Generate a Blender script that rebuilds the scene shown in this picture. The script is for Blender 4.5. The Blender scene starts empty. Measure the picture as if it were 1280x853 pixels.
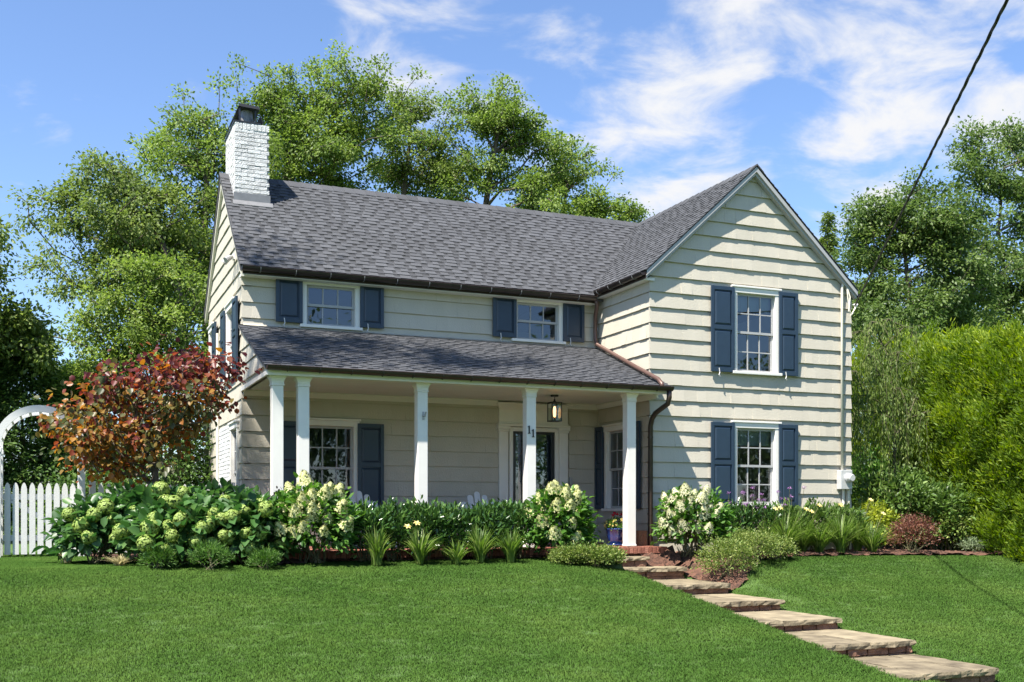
import bpy, math, random
import numpy as np
from mathutils import Vector

# ------------------------------------------------------------------ camera, sky, sun, exposure
SC = bpy.context.scene
COL = SC.collection
FPX, CZ, YAW = 1340.0, 0.55, math.radians(22.9)
CA, SA = math.cos(YAW), math.sin(YAW)
cam_d = bpy.data.cameras.new("camera")
cam = bpy.data.objects.new("camera", cam_d); COL.objects.link(cam)
cam.location = (0, 0, CZ); cam.rotation_euler = (math.pi / 2, 0, -YAW)
cam_d.sensor_width = 36.0; cam_d.lens = 36.0 * FPX / 1280.0
cam_d.shift_y = (640 - 426.5) / 1280.0
cam_d.clip_start = 0.1; cam_d.clip_end = 3000
SC.camera = cam

SUN_L = Vector((1.0, 0.56, -1.85)).normalized()          # direction the light travels
sun_d = bpy.data.lights.new("sun", 'SUN'); sun = bpy.data.objects.new("sun", sun_d); COL.objects.link(sun)
sun_d.energy = 5.0; sun_d.angle = math.radians(0.7); sun_d.color = (1.0, 0.945, 0.85)
sun.rotation_euler = SUN_L.to_track_quat('-Z', 'Y').to_euler()
sun.location = (-20, -12, 40)
SUN_EL = math.asin(-SUN_L.z); SUN_AZ = math.atan2(-SUN_L.x, -SUN_L.y)   # azimuth measured from +Y towards +X

world = bpy.data.worlds.new("World"); SC.world = world; world.use_nodes = True
SKY_STRENGTH = 0.066
def ray(x, y):
    u = (x - 640) / FPX; v = (640 - y) / FPX
    return (u * CA + SA, CA - u * SA, v)
def raydir(x, y):
    return Vector(ray(x, y)).normalized()
def build_world():
    nt = world.node_tree; N = nt.nodes; L = nt.links
    N.clear()
    out = N.new('ShaderNodeOutputWorld'); bg = N.new('ShaderNodeBackground'); L.new(bg.outputs[0], out.inputs[0])
    sky = N.new('ShaderNodeTexSky'); sky.sky_type = 'NISHITA'; sky.sun_disc = False
    sky.sun_elevation = SUN_EL; sky.sun_rotation = SUN_AZ
    sky.air_density = 1.0; sky.dust_density = 0.25; sky.ozone_density = 3.0; sky.altitude = 0
    tint = N.new('ShaderNodeMix'); tint.data_type = 'RGBA'; tint.blend_type = 'MULTIPLY'
    tint.inputs[0].default_value = 1.0; tint.inputs[7].default_value = (1.16, 1.22, 1.36, 1)
    L.new(sky.outputs[0], tint.inputs[6])
    tc = N.new('ShaderNodeTexCoord')
    # clouds drift on a flat layer: direction / (z + k)
    sep = N.new('ShaderNodeSeparateXYZ'); L.new(tc.outputs['Generated'], sep.inputs[0])
    zz = N.new('ShaderNodeMath'); zz.operation = 'ADD'; zz.inputs[1].default_value = 0.22; L.new(sep.outputs[2], zz.inputs[0])
    zm = N.new('ShaderNodeMath'); zm.operation = 'MAXIMUM'; zm.inputs[1].default_value = 0.08; L.new(zz.outputs[0], zm.inputs[0])
    dx = N.new('ShaderNodeMath'); dx.operation = 'DIVIDE'; L.new(sep.outputs[0], dx.inputs[0]); L.new(zm.outputs[0], dx.inputs[1])
    dy = N.new('ShaderNodeMath'); dy.operation = 'DIVIDE'; L.new(sep.outputs[1], dy.inputs[0]); L.new(zm.outputs[0], dy.inputs[1])
    cb = N.new('ShaderNodeCombineXYZ'); L.new(dx.outputs[0], cb.inputs[0]); L.new(dy.outputs[0], cb.inputs[1])
    mp = N.new('ShaderNodeMapping'); mp.inputs['Location'].default_value = (3.1, 1.7, 0); mp.inputs['Rotation'].default_value = (0, 0, 0.5)
    mp.inputs['Scale'].default_value = (1.0, 1.2, 1.0); L.new(cb.outputs[0], mp.inputs[0])
    n1 = N.new('ShaderNodeTexNoise'); n1.inputs['Scale'].default_value = 5.5; n1.inputs['Detail'].default_value = 6.5; n1.inputs['Roughness'].default_value = 0.58
    n1.inputs['Distortion'].default_value = 0.35
    L.new(mp.outputs[0], n1.inputs[0])
    # where the larger cloud banks stand
    banks = [(700, 100, .13, .25), (840, 140, .14, .33), (900, 15, .12, .26), (1090, 20, .14, .28), (1130, 110, .16, .34), (1255, 100, .16, .27), (540, 25, .14, .20),
             (880, 232, .06, .16), (35, 228, .10, .10), (95, 330, .12, .08), (1010, 290, .14, .12), (130, 125, .05, .08)]
    acc = None
    for (px, py, rad, amt) in banks:
        d = N.new('ShaderNodeVectorMath'); d.operation = 'DISTANCE'; d.inputs[1].default_value = raydir(px, py)
        L.new(tc.outputs['Generated'], d.inputs[0])
        m = N.new('ShaderNodeMapRange'); m.interpolation_type = 'SMOOTHERSTEP'
        m.inputs[1].default_value = rad * 1.25; m.inputs[2].default_value = rad * 0.1; m.inputs[3].default_value = 0; m.inputs[4].default_value = amt
        L.new(d.outputs['Value'], m.inputs[0])
        if acc is None: acc = m.outputs[0]
        else:
            a = N.new('ShaderNodeMath'); a.operation = 'MAXIMUM'; L.new(acc, a.inputs[0]); L.new(m.outputs[0], a.inputs[1]); acc = a.outputs[0]
    s = N.new('ShaderNodeMath'); s.operation = 'ADD'; L.new(n1.outputs[0], s.inputs[0]); L.new(acc, s.inputs[1])
    cr = N.new('ShaderNodeMapRange'); cr.interpolation_type = 'SMOOTHSTEP'
    cr.inputs[1].default_value = 0.635; cr.inputs[2].default_value = 0.95; cr.inputs[3].default_value = 0; cr.inputs[4].default_value = 1.0
    L.new(s.outputs[0], cr.inputs[0])
    mix = N.new('ShaderNodeMix'); mix.data_type = 'RGBA'
    L.new(cr.outputs[0], mix.inputs[0]); L.new(tint.outputs[2], mix.inputs[6]); mix.inputs[7].default_value = (5.3, 5.35, 5.5, 1)
    L.new(mix.outputs[2], bg.inputs[0]); bg.inputs[1].default_value = SKY_STRENGTH
build_world()
SC.view_settings.view_transform = 'Standard'; SC.view_settings.look = 'None'
SC.view_settings.exposure = 1.42; SC.view_settings.gamma = 1.0; SC.view_settings.use_curve_mapping = False
SC.cycles.max_bounces = 8; SC.cycles.transparent_max_bounces = 12; SC.cycles.transmission_bounces = 6
SC.cycles.use_denoising = True

# ------------------------------------------------------------------ helpers
rng = np.random.default_rng(11)
random.seed(11)
def atY(x, y, Y):
    r = ray(x, y); d = Y / r[1]; return Vector((r[0] * d, Y, CZ + r[2] * d))
def atX(x, y, X):
    r = ray(x, y); d = X / r[0]; return Vector((X, r[1] * d, CZ + r[2] * d))
def atD(x, y, d):
    r = ray(x, y); return Vector((r[0] * d, r[1] * d, CZ + r[2] * d))
def atZ(x, y, Z):
    r = ray(x, y); d = (Z - CZ) / r[2]; return Vector((r[0] * d, r[1] * d, Z))
def lerp(a, b, t): return a + (b - a) * t

WL = {}                                            # world position of each object's origin
def link(o, parent=None, loc=(0, 0, 0)):
    loc = Vector(loc); COL.objects.link(o)
    if parent is not None:
        o.parent = parent; o.location = loc - WL[parent.name]
    else: o.location = loc
    WL[o.name] = loc
    return o
def tag(o, label=None, cat=None, group=None, kind=None):
    if label: o["label"] = label
    if cat: o["category"] = cat
    if group: o["group"] = group
    if kind: o["kind"] = kind
    return o
def thing(name, loc, label, cat, group=None):
    return tag(link(bpy.data.objects.new(name, None), None, loc), label, cat, group)

class MB:
    def __init__(self, tf=None):
        self.v = []; self.f = []; self.t = []; self.tf = tf
    def P(self, p):
        self.v.append(tuple(self.tf(p)) if self.tf else tuple(p)); return len(self.v) - 1
    def face(self, ids, tone=.5): self.f.append(tuple(ids)); self.t.append(tone)
    def poly(self, pts, tone=.5): self.face([self.P(p) for p in pts], tone)
    def hexa(self, p, tone=.5):                    # p: 4 bottom ring, 4 top ring
        i = [self.P(q) for q in p]
        for f in ((3, 2, 1, 0), (4, 5, 6, 7), (0, 1, 5, 4), (1, 2, 6, 5), (2, 3, 7, 6), (3, 0, 4, 7)):
            self.face([i[k] for k in f], tone)
    def box(self, x0, x1, y0, y1, z0, z1, tone=.5):
        self.hexa([(x0, y0, z0), (x1, y0, z0), (x1, y1, z0), (x0, y1, z0), (x0, y0, z1), (x1, y0, z1), (x1, y1, z1), (x0, y1, z1)], tone)
    def prism(self, pts, off, tone=.5):
        off = Vector(off); n = len(pts)
        a = [self.P(p) for p in pts]; b = [self.P(Vector(p) + off) for p in pts]
        self.face(a[::-1], tone); self.face(b, tone)
        for k in range(n): self.face((a[k], a[(k + 1) % n], b[(k + 1) % n], b[k]), tone)
    def tube(self, path, r, n=8, tone=.5, caps=True):
        path = [Vector(p) for p in path]
        if not hasattr(r, '__len__'): r = [r] * len(path)
        rings = []; prev = None
        for k, p in enumerate(path):
            a = path[max(k - 1, 0)]; b = path[min(k + 1, len(path) - 1)]
            d = (b - a).normalized()
            if prev is None:
                ref = Vector((0, 0, 1)) if abs(d.z) < .9 else Vector((1, 0, 0)); s = d.cross(ref).normalized()
            else: s = (prev - d * prev.dot(d)).normalized()
            prev = s; t = d.cross(s)
            rings.append([self.P(p + (s * math.cos(2 * math.pi * j / n) + t * math.sin(2 * math.pi * j / n)) * r[k]) for j in range(n)])
        for k in range(len(rings) - 1):
            for j in range(n): self.face((rings[k][j], rings[k][(j + 1) % n], rings[k + 1][(j + 1) % n], rings[k + 1][j]), tone)
        if caps: self.face(rings[0][::-1], tone); self.face(rings[-1], tone)
    def lathe(self, c, prof, n=24, tone=.5):
        rings = [[self.P((c[0] + r * math.cos(2 * math.pi * j / n), c[1] + r * math.sin(2 * math.pi * j / n), c[2] + z)) for j in range(n)] for r, z in prof]
        for k in range(len(rings) - 1):
            for j in range(n): self.face((rings[k][j], rings[k][(j + 1) % n], rings[k + 1][(j + 1) % n], rings[k + 1][j]), tone)
        self.face(rings[0][::-1], tone); self.face(rings[-1], tone)
    def build(self, name, mat, parent=None, smooth=False, bevel=0, seg=2, tones=True):
        V = np.array(self.v, dtype=np.float64)
        lo, hi = V.min(0), V.max(0); c = np.array([(lo[0] + hi[0]) / 2, (lo[1] + hi[1]) / 2, lo[2]])
        me = bpy.data.meshes.new(name); me.from_pydata((V - c).tolist(), [], self.f)
        if tones: me.attributes.new("tone", 'FLOAT', 'FACE').data.foreach_set("value", np.array(self.t, dtype=np.float32))
        me.materials.append(mat)
        if smooth:
            me.polygons.foreach_set("use_smooth", [True] * len(me.polygons))
        me.update()
        o = bpy.data.objects.new(name, me); link(o, parent, c)
        if bevel:
            m = o.modifiers.new("bevel", 'BEVEL'); m.width = bevel; m.segments = seg; m.limit_method = 'ANGLE'; m.angle_limit = math.radians(40)
        return o

def mesh_np(name, V, F, mat, tone=None, smooth=False):
    """V (n,3), F (m,k) -> mesh datablock"""
    me = bpy.data.meshes.new(name); V = np.ascontiguousarray(V, dtype=np.float32); F = np.ascontiguousarray(F, dtype=np.int32)
    m, k = F.shape
    me.vertices.add(len(V)); me.vertices.foreach_set("co", V.ravel())
    me.loops.add(m * k); me.loops.foreach_set("vertex_index", F.ravel())
    me.polygons.add(m); me.polygons.foreach_set("loop_start", np.arange(0, m * k, k, dtype=np.int32))
    try: me.polygons.foreach_set("loop_total", np.full(m, k, dtype=np.int32))
    except Exception: pass
    if smooth: me.polygons.foreach_set("use_smooth", np.ones(m, dtype=bool))
    if tone is not None: me.attributes.new("tone", 'FLOAT', 'FACE').data.foreach_set("value", np.asarray(tone, dtype=np.float32))
    me.materials.append(mat); me.update(calc_edges=True); me.validate()
    return me
def obj_np(name, V, F, mat, parent=None, tone=None, smooth=False):
    V = np.asarray(V, dtype=np.float64); lo, hi = V.min(0), V.max(0)
    c = np.array([(lo[0] + hi[0]) / 2, (lo[1] + hi[1]) / 2, lo[2]])
    return link(bpy.data.objects.new(name, mesh_np(name, V - c, F, mat, tone, smooth)), parent, c)

# ------------------------------------------------------------------ materials
def mat(name, dark, light, rough=.6, nscale=6.0, namt=.5, tamt=.5, bump=0, bscale=40., metal=0, spec=.5, stretch=None, detail=5, coat=0):
    """colour runs dark..light with world noise (namt) and the per-piece tone (tamt)"""
    m = bpy.data.materials.new(name); m.use_nodes = True; nt = m.node_tree; N = nt.nodes; L = nt.links
    b = N['Principled BSDF']; b.inputs['Roughness'].default_value = rough; b.inputs['Metallic'].default_value = metal
    b.inputs['Specular IOR Level'].default_value = spec; b.inputs['Coat Weight'].default_value = coat
    g = N.new('ShaderNodeNewGeometry'); vec = g.outputs['Position']
    if stretch:
        mp = N.new('ShaderNodeMapping'); mp.inputs['Scale'].default_value = stretch; L.new(vec, mp.inputs[0]); vec = mp.outputs[0]
    n = N.new('ShaderNodeTexNoise'); n.inputs['Scale'].default_value = nscale; n.inputs['Detail'].default_value = detail; L.new(vec, n.inputs[0])
    a = N.new('ShaderNodeAttribute'); a.attribute_name = "tone"
    k1 = N.new('ShaderNodeMath'); k1.operation = 'MULTIPLY_ADD'; k1.inputs[1].default_value = namt * 2; k1.inputs[2].default_value = .5 - namt
    L.new(n.outputs[0], k1.inputs[0])
    k2 = N.new('ShaderNodeMath'); k2.operation = 'MULTIPLY_ADD'; k2.inputs[1].default_value = tamt; L.new(a.outputs['Fac'], k2.inputs[0])
    k3 = N.new('ShaderNodeMath'); k3.operation = 'SUBTRACT'; k3.inputs[1].default_value = tamt * .5; L.new(k1.outputs[0], k3.inputs[0]); L.new(k3.outputs[0], k2.inputs[2])
    k2.use_clamp = True
    mx = N.new('ShaderNodeMix'); mx.data_type = 'RGBA'; L.new(k2.outputs[0], mx.inputs[0])
    mx.inputs[6].default_value = (*dark, 1); mx.inputs[7].default_value = (*light, 1)
    L.new(mx.outputs[2], b.inputs['Base Color'])
    if bump:
        n2 = N.new('ShaderNodeTexNoise'); n2.inputs['Scale'].default_value = bscale; n2.inputs['Detail'].default_value = 4; L.new(vec, n2.inputs[0])
        bp = N.new('ShaderNodeBump'); bp.inputs['Strength'].default_value = bump; bp.inputs['Distance'].default_value = .02
        L.new(n2.outputs[0], bp.inputs['Height']); L.new(bp.outputs[0], b.inputs['Normal'])
    return m
def leafmat(name, stops, rough=.5, trans=.35, spec=.35, bright=1.0):
    """leaf: colour from the per-leaf tone through a ramp, light passes through the blade"""
    m = bpy.data.materials.new(name); m.use_nodes = True; nt = m.node_tree; N = nt.nodes; L = nt.links
    b = N['Principled BSDF']; b.inputs['Roughness'].default_value = rough; b.inputs['Specular IOR Level'].default_value = spec
    a = N.new('ShaderNodeAttribute'); a.attribute_name = "tone"
    r = N.new('ShaderNodeValToRGB'); e = r.color_ramp.elements
    while len(e) < len(stops): e.new(.5)
    for k, (p, c) in enumerate(stops): e[k].position = p; e[k].color = (c[0] * bright, c[1] * bright, c[2] * bright, 1)
    L.new(a.outputs['Fac'], r.inputs[0]); L.new(r.outputs[0], b.inputs['Base Color'])
    t = N.new('ShaderNodeBsdfTranslucent')
    hs = N.new('ShaderNodeHueSaturation'); hs.inputs['Value'].default_value = 1.5; hs.inputs['Saturation'].default_value = 1.1; L.new(r.outputs[0], hs.inputs['Color'])
    L.new(hs.outputs[0], t.inputs[0])
    mx = N.new('ShaderNodeMixShader'); mx.inputs[0].default_value = trans
    L.new(b.outputs[0], mx.inputs[1]); L.new(t.outputs[0], mx.inputs[2])
    L.new(mx.outputs[0], N['Material Output'].inputs[0])
    return m
M = {}
M['siding'] = mat('cream_siding_paint', (.395, .362, .295), (.47, .435, .362), .62, 5, .35, .55, .25, 90, stretch=(1, 1, .35))
M['wall'] = mat('wall_sheathing', (.40, .37, .29), (.46, .43, .34), .8)
M['white'] = mat('white_trim_paint', (.62, .60, .56), (.72, .70, .655), .45, 7, .4, .2, .06, 60)
M['ceiling'] = mat('porch_ceiling_paint', (.60, .61, .56), (.68, .69, .64), .55, 3, .3, .4)
M['navy'] = mat('navy_shutter_paint', (.014, .027, .048), (.022, .042, .070), .38, 8, .4, .3, .05, 80)
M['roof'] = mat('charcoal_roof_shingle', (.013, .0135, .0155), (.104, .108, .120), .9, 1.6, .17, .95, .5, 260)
M['deck'] = mat('roof_edge', (.05, .05, .055), (.08, .08, .085), .9)
M['gutter'] = mat('dark_bronze_gutter', (.018, .013, .011), (.045, .030, .024), .32, 6, .5, .2, metal=.2)
M['copper'] = mat('copper_brown_downspout', (.085, .045, .034), (.15, .092, .076), .4, 9, .5, .2, metal=.25)
M['bronze'] = mat('dark_downspout', (.022, .015, .012), (.055, .036, .028), .35, 9, .5, .2, metal=.2)
M['wbrick'] = mat('white_painted_brick', (.40, .40, .40), (.68, .68, .68), .75, 14, .6, .55, .8, 55)
M['wmortar'] = mat('white_painted_mortar', (.24, .24, .24), (.34, .34, .34), .8, 30, .5, .2, .5, 80)
M['lead'] = mat('grey_metal_flashing', (.12, .12, .125), (.25, .25, .255), .5, 9, .5, .2, metal=.3)
M['rbrick'] = mat('red_brick', (.20, .065, .04), (.42, .18, .125), .85, 12, .4, .7, .6, 70)
M['mortar'] = mat('grey_mortar', (.28, .26, .23), (.36, .34, .30), .9, 30)
M['stone'] = mat('tan_flagstone', (.085, .066, .040), (.285, .235, .15), .85, 4.5, .95, .7, .5, 26, detail=8)
M['rise'] = mat('brown_riser_stone', (.10, .045, .028), (.26, .14, .09), .85, 7, .6, .8, .9, 30)
M['mulch'] = mat('red_brown_mulch', (.035, .017, .011), (.155, .072, .045), .95, 30, .8, .6, 1.0, 60)
M['ground'] = mat('lawn_soil', (.036, .080, .014), (.070, .125, .022), .95, 2.0, .6, .0, .6, 80)
M['black'] = mat('black_metal', (.008, .008, .009), (.02, .02, .022), .4)
M['steel'] = mat('grey_meter_steel', (.42, .42, .42), (.55, .55, .54), .45, 9, .4, .3, metal=.2)
M['conduit'] = mat('painted_conduit', (.55, .52, .43), (.66, .63, .53), .5)
M['dark_room'] = mat('dim_interior', (.02, .02, .022), (.04, .04, .042), .9)
M['sash'] = mat('grey_white_sash', (.30, .30, .30), (.38, .38, .38), .45, 7, .3, .2)
M['blind'] = mat('pale_roller_blind', (.30, .36, .34), (.40, .46, .43), .9)
M['bark'] = mat('grey_brown_bark', (.055, .042, .03), (.16, .13, .10), .9, 9, .6, .3, 1.0, 30, stretch=(1, 1, .3))
M['birchbark'] = mat('pale_birch_bark', (.10, .085, .07), (.30, .27, .23), .85, 9, .7, .3, .6, 30)
M['twig'] = mat('green_brown_stem', (.05, .05, .02), (.12, .11, .05), .8)
M['cobalt'] = mat('cobalt_glazed_pot', (.008, .02, .085), (.02, .05, .19), .12, 8, .6, .2, spec=.7, coat=.6)
M['terra'] = mat('terracotta_tile', (.16, .075, .045), (.28, .14, .085), .8, 14, .5, .4, .5, 50)
M['wire'] = mat('black_cable_jacket', (.006, .006, .007), (.014, .014, .016), .5)
M['pole'] = mat('weathered_pole', (.07, .05, .035), (.16, .12, .09), .9, 12, .6, .2, .8, 30, stretch=(1, 1, .1))
M['fence'] = mat('white_fence_paint', (.56, .56, .54), (.68, .68, .66), .5, 9, .5, .3, .1, 60)

def glass_mat():
    m = bpy.data.materials.new('window_glass'); m.use_nodes = True; nt = m.node_tree; N = nt.nodes; L = nt.links
    N.remove(N['Principled BSDF'])
    g = N.new('ShaderNodeBsdfGlossy'); g.inputs['Roughness'].default_value = .012; g.inputs[0].default_value = (.86, .93, 1, 1)
    t = N.new('ShaderNodeBsdfTransparent'); t.inputs[0].default_value = (.72, .76, .77, 1)
    f = N.new('ShaderNodeFresnel'); f.inputs[0].default_value = 1.75
    no = N.new('ShaderNodeTexNoise'); no.inputs['Scale'].default_value = 2.2; no.inputs['Detail'].default_value = 1
    ge = N.new('ShaderNodeNewGeometry'); L.new(ge.outputs['Position'], no.inputs[0])
    bp = N.new('ShaderNodeBump'); bp.inputs['Strength'].default_value = .05; bp.inputs['Distance'].default_value = .02; L.new(no.outputs[0], bp.inputs['Height'])
    L.new(bp.outputs[0], g.inputs['Normal'])
    ma = N.new('ShaderNodeMath'); ma.operation = 'MULTIPLY_ADD'; ma.inputs[1].default_value = 1.1; ma.inputs[2].default_value = .03; L.new(f.outputs[0], ma.inputs[0])
    mx = N.new('ShaderNodeMixShader'); L.new(ma.outputs[0], mx.inputs[0]); L.new(t.outputs[0], mx.inputs[1]); L.new(g.outputs[0], mx.inputs[2])
    L.new(mx.outputs[0], N['Material Output'].inputs[0]); return m
M['glass'] = glass_mat()
def emis(name, col, s):
    m = bpy.data.materials.new(name); m.use_nodes = True; N = m.node_tree.nodes
    b = N['Principled BSDF']; b.inputs['Base Color'].default_value = (*col, 1); b.inputs['Emission Color'].default_value = (*col, 1); b.inputs['Emission Strength'].default_value = s
    return m
M['bulb'] = emis('glowing_filament_bulb', (1.0, .45, .15), 2.6)

# leaves (linear colours)
M['birch'] = leafmat('birch_leaf', [(0, (.062, .100, .020)), (.45, (.125, .190, .038)), (.8, (.190, .262, .056)), (1, (.28, .34, .09))], .5, .45)
M['birch_d'] = leafmat('dark_birch_leaf', [(0, (.060, .092, .022)), (.5, (.125, .178, .040)), (1, (.21, .265, .075))], .5, .45)
M['maple'] = leafmat('maple_leaf', [(0, (.044, .078, .020)), (.5, (.094, .150, .038)), (1, (.18, .24, .07))], .45, .42)
M['ever'] = leafmat('evergreen_leaf', [(0, (.030, .066, .015)), (.5, (.075, .14, .030)), (1, (.17, .25, .055))], .5, .35)
M['arbor'] = leafmat('arborvitae_leaf', [(0, (.050, .100, .008)), (.5, (.135, .212, .016)), (1, (.29, .36, .035))], .55, .45)
M['weep'] = leafmat('weeping_leaf', [(0, (.055, .095, .02)), (.5, (.12, .18, .035)), (1, (.24, .29, .08))], .5, .4)
M['redbud'] = leafmat('redbud_leaf', [(0, (.070, .022, .026)), (.22, (.16, .035, .030)), (.40, (.26, .085, .030)), (.55, (.34, .17, .035)), (.70, (.18, .13, .035)), (.85, (.10, .105, .035)), (1, (.065, .080, .032))], .4, .45)
M['hyd'] = leafmat('hydrangea_leaf', [(0, (.020, .060, .016)), (.5, (.046, .118, .028)), (1, (.105, .20, .05))], .42, .3, .45)
M['hydp'] = leafmat('panicle_leaf', [(0, (.028, .085, .014)), (.5, (.070, .165, .024)), (1, (.14, .25, .045))], .45, .35)
M['laurel'] = leafmat('laurel_leaf', [(0, (.016, .045, .013)), (.5, (.038, .092, .020)), (1, (.11, .20, .04))], .25, .15, .6)
M['lily'] = leafmat('daylily_leaf', [(0, (.045, .090, .014)), (.5, (.105, .18, .03)), (1, (.26, .32, .10))], .45, .35)
M['cover'] = leafmat('variegated_leaf', [(0, (.05, .095, .012)), (.5, (.13, .19, .034)), (1, (.30, .34, .11))], .5, .3)
M['barb'] = leafmat('barberry_leaf', [(0, (.06, .020, .018)), (.5, (.145, .055, .038)), (1, (.28, .14, .09))], .5, .3)
M['vibur'] = leafmat('viburnum_leaf', [(0, (.034, .074, .014)), (.5, (.085, .15, .030)), (1, (.19, .27, .08))], .42, .28)
M['chart'] = leafmat('chartreuse_leaf', [(0, (.12, .17, .02)), (.5, (.25, .30, .035)), (1, (.42, .45, .09))], .5, .4)
M['purple'] = leafmat('purple_leaf', [(0, (.010, .008, .012)), (1, (.045, .025, .035))], .5, .2)
M['mound'] = leafmat('feathery_leaf', [(0, (.035, .090, .014)), (.5, (.075, .165, .026)), (1, (.14, .25, .05))], .6, .3)
M['silver'] = leafmat('silvery_leaf', [(0, (.11, .16, .08)), (1, (.28, .34, .20))], .6, .3)
M['straw'] = leafmat('straw_blade', [(0, (.22, .20, .10)), (1, (.50, .44, .25))], .7, .3)
M['mop'] = leafmat('lime_floret', [(0, (.17, .25, .040)), (.5, (.27, .365, .080)), (1, (.41, .50, .17))], .6, .3)
M['pan'] = leafmat('cream_floret', [(0, (.34, .38, .12)), (.5, (.56, .56, .26)), (1, (.72, .70, .46))], .6, .25)
M['panw'] = leafmat('white_floret', [(0, (.42, .43, .20)), (.5, (.64, .63, .40)), (1, (.78, .76, .60))], .6, .25)
M['yellow'] = leafmat('yellow_petal', [(0, (.62, .50, .16)), (1, (.80, .72, .36))], .6, .3)
M['red'] = leafmat('red_petal', [(0, (.42, .01, .03)), (1, (.62, .03, .06))], .6, .3)
M['violet'] = leafmat('violet_petal', [(0, (.22, .09, .28)), (1, (.42, .24, .46))], .6, .3)
def grassmat():
    m = bpy.data.materials.new('grass_blade'); m.use_nodes = True; nt = m.node_tree; N = nt.nodes; L = nt.links
    b = N['Principled BSDF']; b.inputs['Roughness'].default_value = .7; b.inputs['Specular IOR Level'].default_value = .04
    g = N.new('ShaderNodeNewGeometry'); n = N.new('ShaderNodeTexNoise'); n.inputs['Scale'].default_value = .75; n.inputs['Detail'].default_value = 6; n.inputs['Roughness'].default_value = .65
    L.new(g.outputs['Position'], n.inputs[0])
    oi = N.new('ShaderNodeObjectInfo'); at = N.new('ShaderNodeAttribute'); at.attribute_name = 'tone'
    k = N.new('ShaderNodeMath'); k.operation = 'MULTIPLY_ADD'; k.inputs[1].default_value = .14; L.new(oi.outputs['Random'], k.inputs[0])
    kn = N.new('ShaderNodeMath'); kn.operation = 'MULTIPLY_ADD'; kn.inputs[1].default_value = 1.7; kn.inputs[2].default_value = -.52; L.new(n.outputs[0], kn.inputs[0]); L.new(kn.outputs[0], k.inputs[2])
    k2 = N.new('ShaderNodeMath'); k2.operation = 'MULTIPLY_ADD'; k2.inputs[1].default_value = .20; L.new(at.outputs['Fac'], k2.inputs[0]); L.new(k.outputs[0], k2.inputs[2])
    r = N.new('ShaderNodeValToRGB'); e = r.color_ramp.elements; e.new(.5)
    e[0].position = 0; e[0].color = (.032, .082, .014, 1); e[1].position = .5; e[1].color = (.060, .124, .022, 1); e[2].position = 1; e[2].color = (.110, .178, .038, 1)
    L.new(k2.outputs[0], r.inputs[0]); L.new(r.outputs[0], b.inputs['Base Color'])
    vm = N.new('ShaderNodeMix'); vm.data_type = 'VECTOR'; vm.inputs[0].default_value = .72; vm.inputs[5].default_value = (0, 0, 1); L.new(g.outputs['Normal'], vm.inputs[4])
    vn = N.new('ShaderNodeVectorMath'); vn.operation = 'NORMALIZE'; L.new(vm.outputs[1], vn.inputs[0]); L.new(vn.outputs[0], b.inputs['Normal'])
    t = N.new('ShaderNodeBsdfTranslucent'); L.new(r.outputs[0], t.inputs[0])
    mx = N.new('ShaderNodeMixShader'); mx.inputs[0].default_value = .15; L.new(b.outputs[0], mx.inputs[1]); L.new(t.outputs[0], mx.inputs[2])
    L.new(mx.outputs[0], N['Material Output'].inputs[0]); return m
M['grass'] = grassmat()
# ------------------------------------------------------------------ terrain
XLANE0, XLANE1 = 7.47, 8.86
TREADS = [(14.05, -.295), (12.88, -.476), (11.69, -.617), (10.53, -.753), (9.31, -.893), (8.14, -1.048)]
def gz(X, Y):
    X = np.asarray(X, float); Y = np.asarray(Y, float)
    l = np.interp(Y, [-40, 0, 6, 8, 8.85, 9.7, 10.6, 11.4, 12.1, 12.8, 13.4, 14.2, 30], [-1.5, -1.28, -1.14, -.98, -.87, -.755, -.63, -.51, -.40, -.295, -.215, -.15, -.06])
    r = np.interp(Y, [-40, 0, 6, 8.14, 10.5, 12.2, 12.9, 13.7, 14.4, 30], [-1.9, -1.65, -1.42, -1.18, -.84, -.57, -.45, -.26, -.15, -.08])
    r = r - .06 * np.clip((X - 11) / 6, 0, 1)
    lane = np.interp(Y, [7.6, 7.9, 8.14, 9.31, 10.53, 11.69, 12.88, 14.05, 14.7, 15.2], [-1.28, -1.36, -1.36, -1.21, -1.06, -.92, -.78, -.62, -.5, -.2])
    l = l - .085 * np.clip(1 - (XLANE0 - X) / .7, 0, 1) * ((Y > 7.6) & (Y < 13.6))
    r = np.where((Y > 7.75) & (Y < 14.8), np.minimum(r, lane + .15) + (r - np.minimum(r, lane + .15)) * np.clip((X - XLANE1) / .4, 0, 1), r)
    mid = l + (r - l) * np.clip((X - XLANE0) / (XLANE1 - XLANE0), 0, 1)
    lane = np.where((Y < 7.75) | (Y > 15.0), mid, lane)
    z = np.where(X < XLANE0, l, np.where(X > XLANE1, r, lane))
    return z + .012 * np.sin(X * 1.3 + .7) * np.sin(Y * 1.1) * ((X < XLANE0) | (X > XLANE1))
def g1(x, y): return float(gz(x, y))
xs = np.unique(np.concatenate([[-900, -400, -200, -100, -60, -40, -28, -20], np.arange(-14, 26.01, .3), [XLANE0 - .005, XLANE0 + .005, XLANE1 - .005, XLANE1 + .005, XLANE1 + .2, XLANE1 + .4], [32, 45, 70, 120, 220, 420, 900]]))
ys = np.unique(np.concatenate([[-600, -300, -150, -80, -50, -35, -25, -18, -12], np.arange(-8, 26.01, .125), [32, 45, 70, 120, 250, 500, 1200]]))
GX, GY = np.meshgrid(xs, ys); V = np.stack([GX.ravel(), GY.ravel(), gz(GX, GY).ravel()], 1)
nx = len(xs); I, J = np.meshgrid(np.arange(nx - 1), np.arange(len(ys) - 1)); q = (J * nx + I).ravel()
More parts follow.
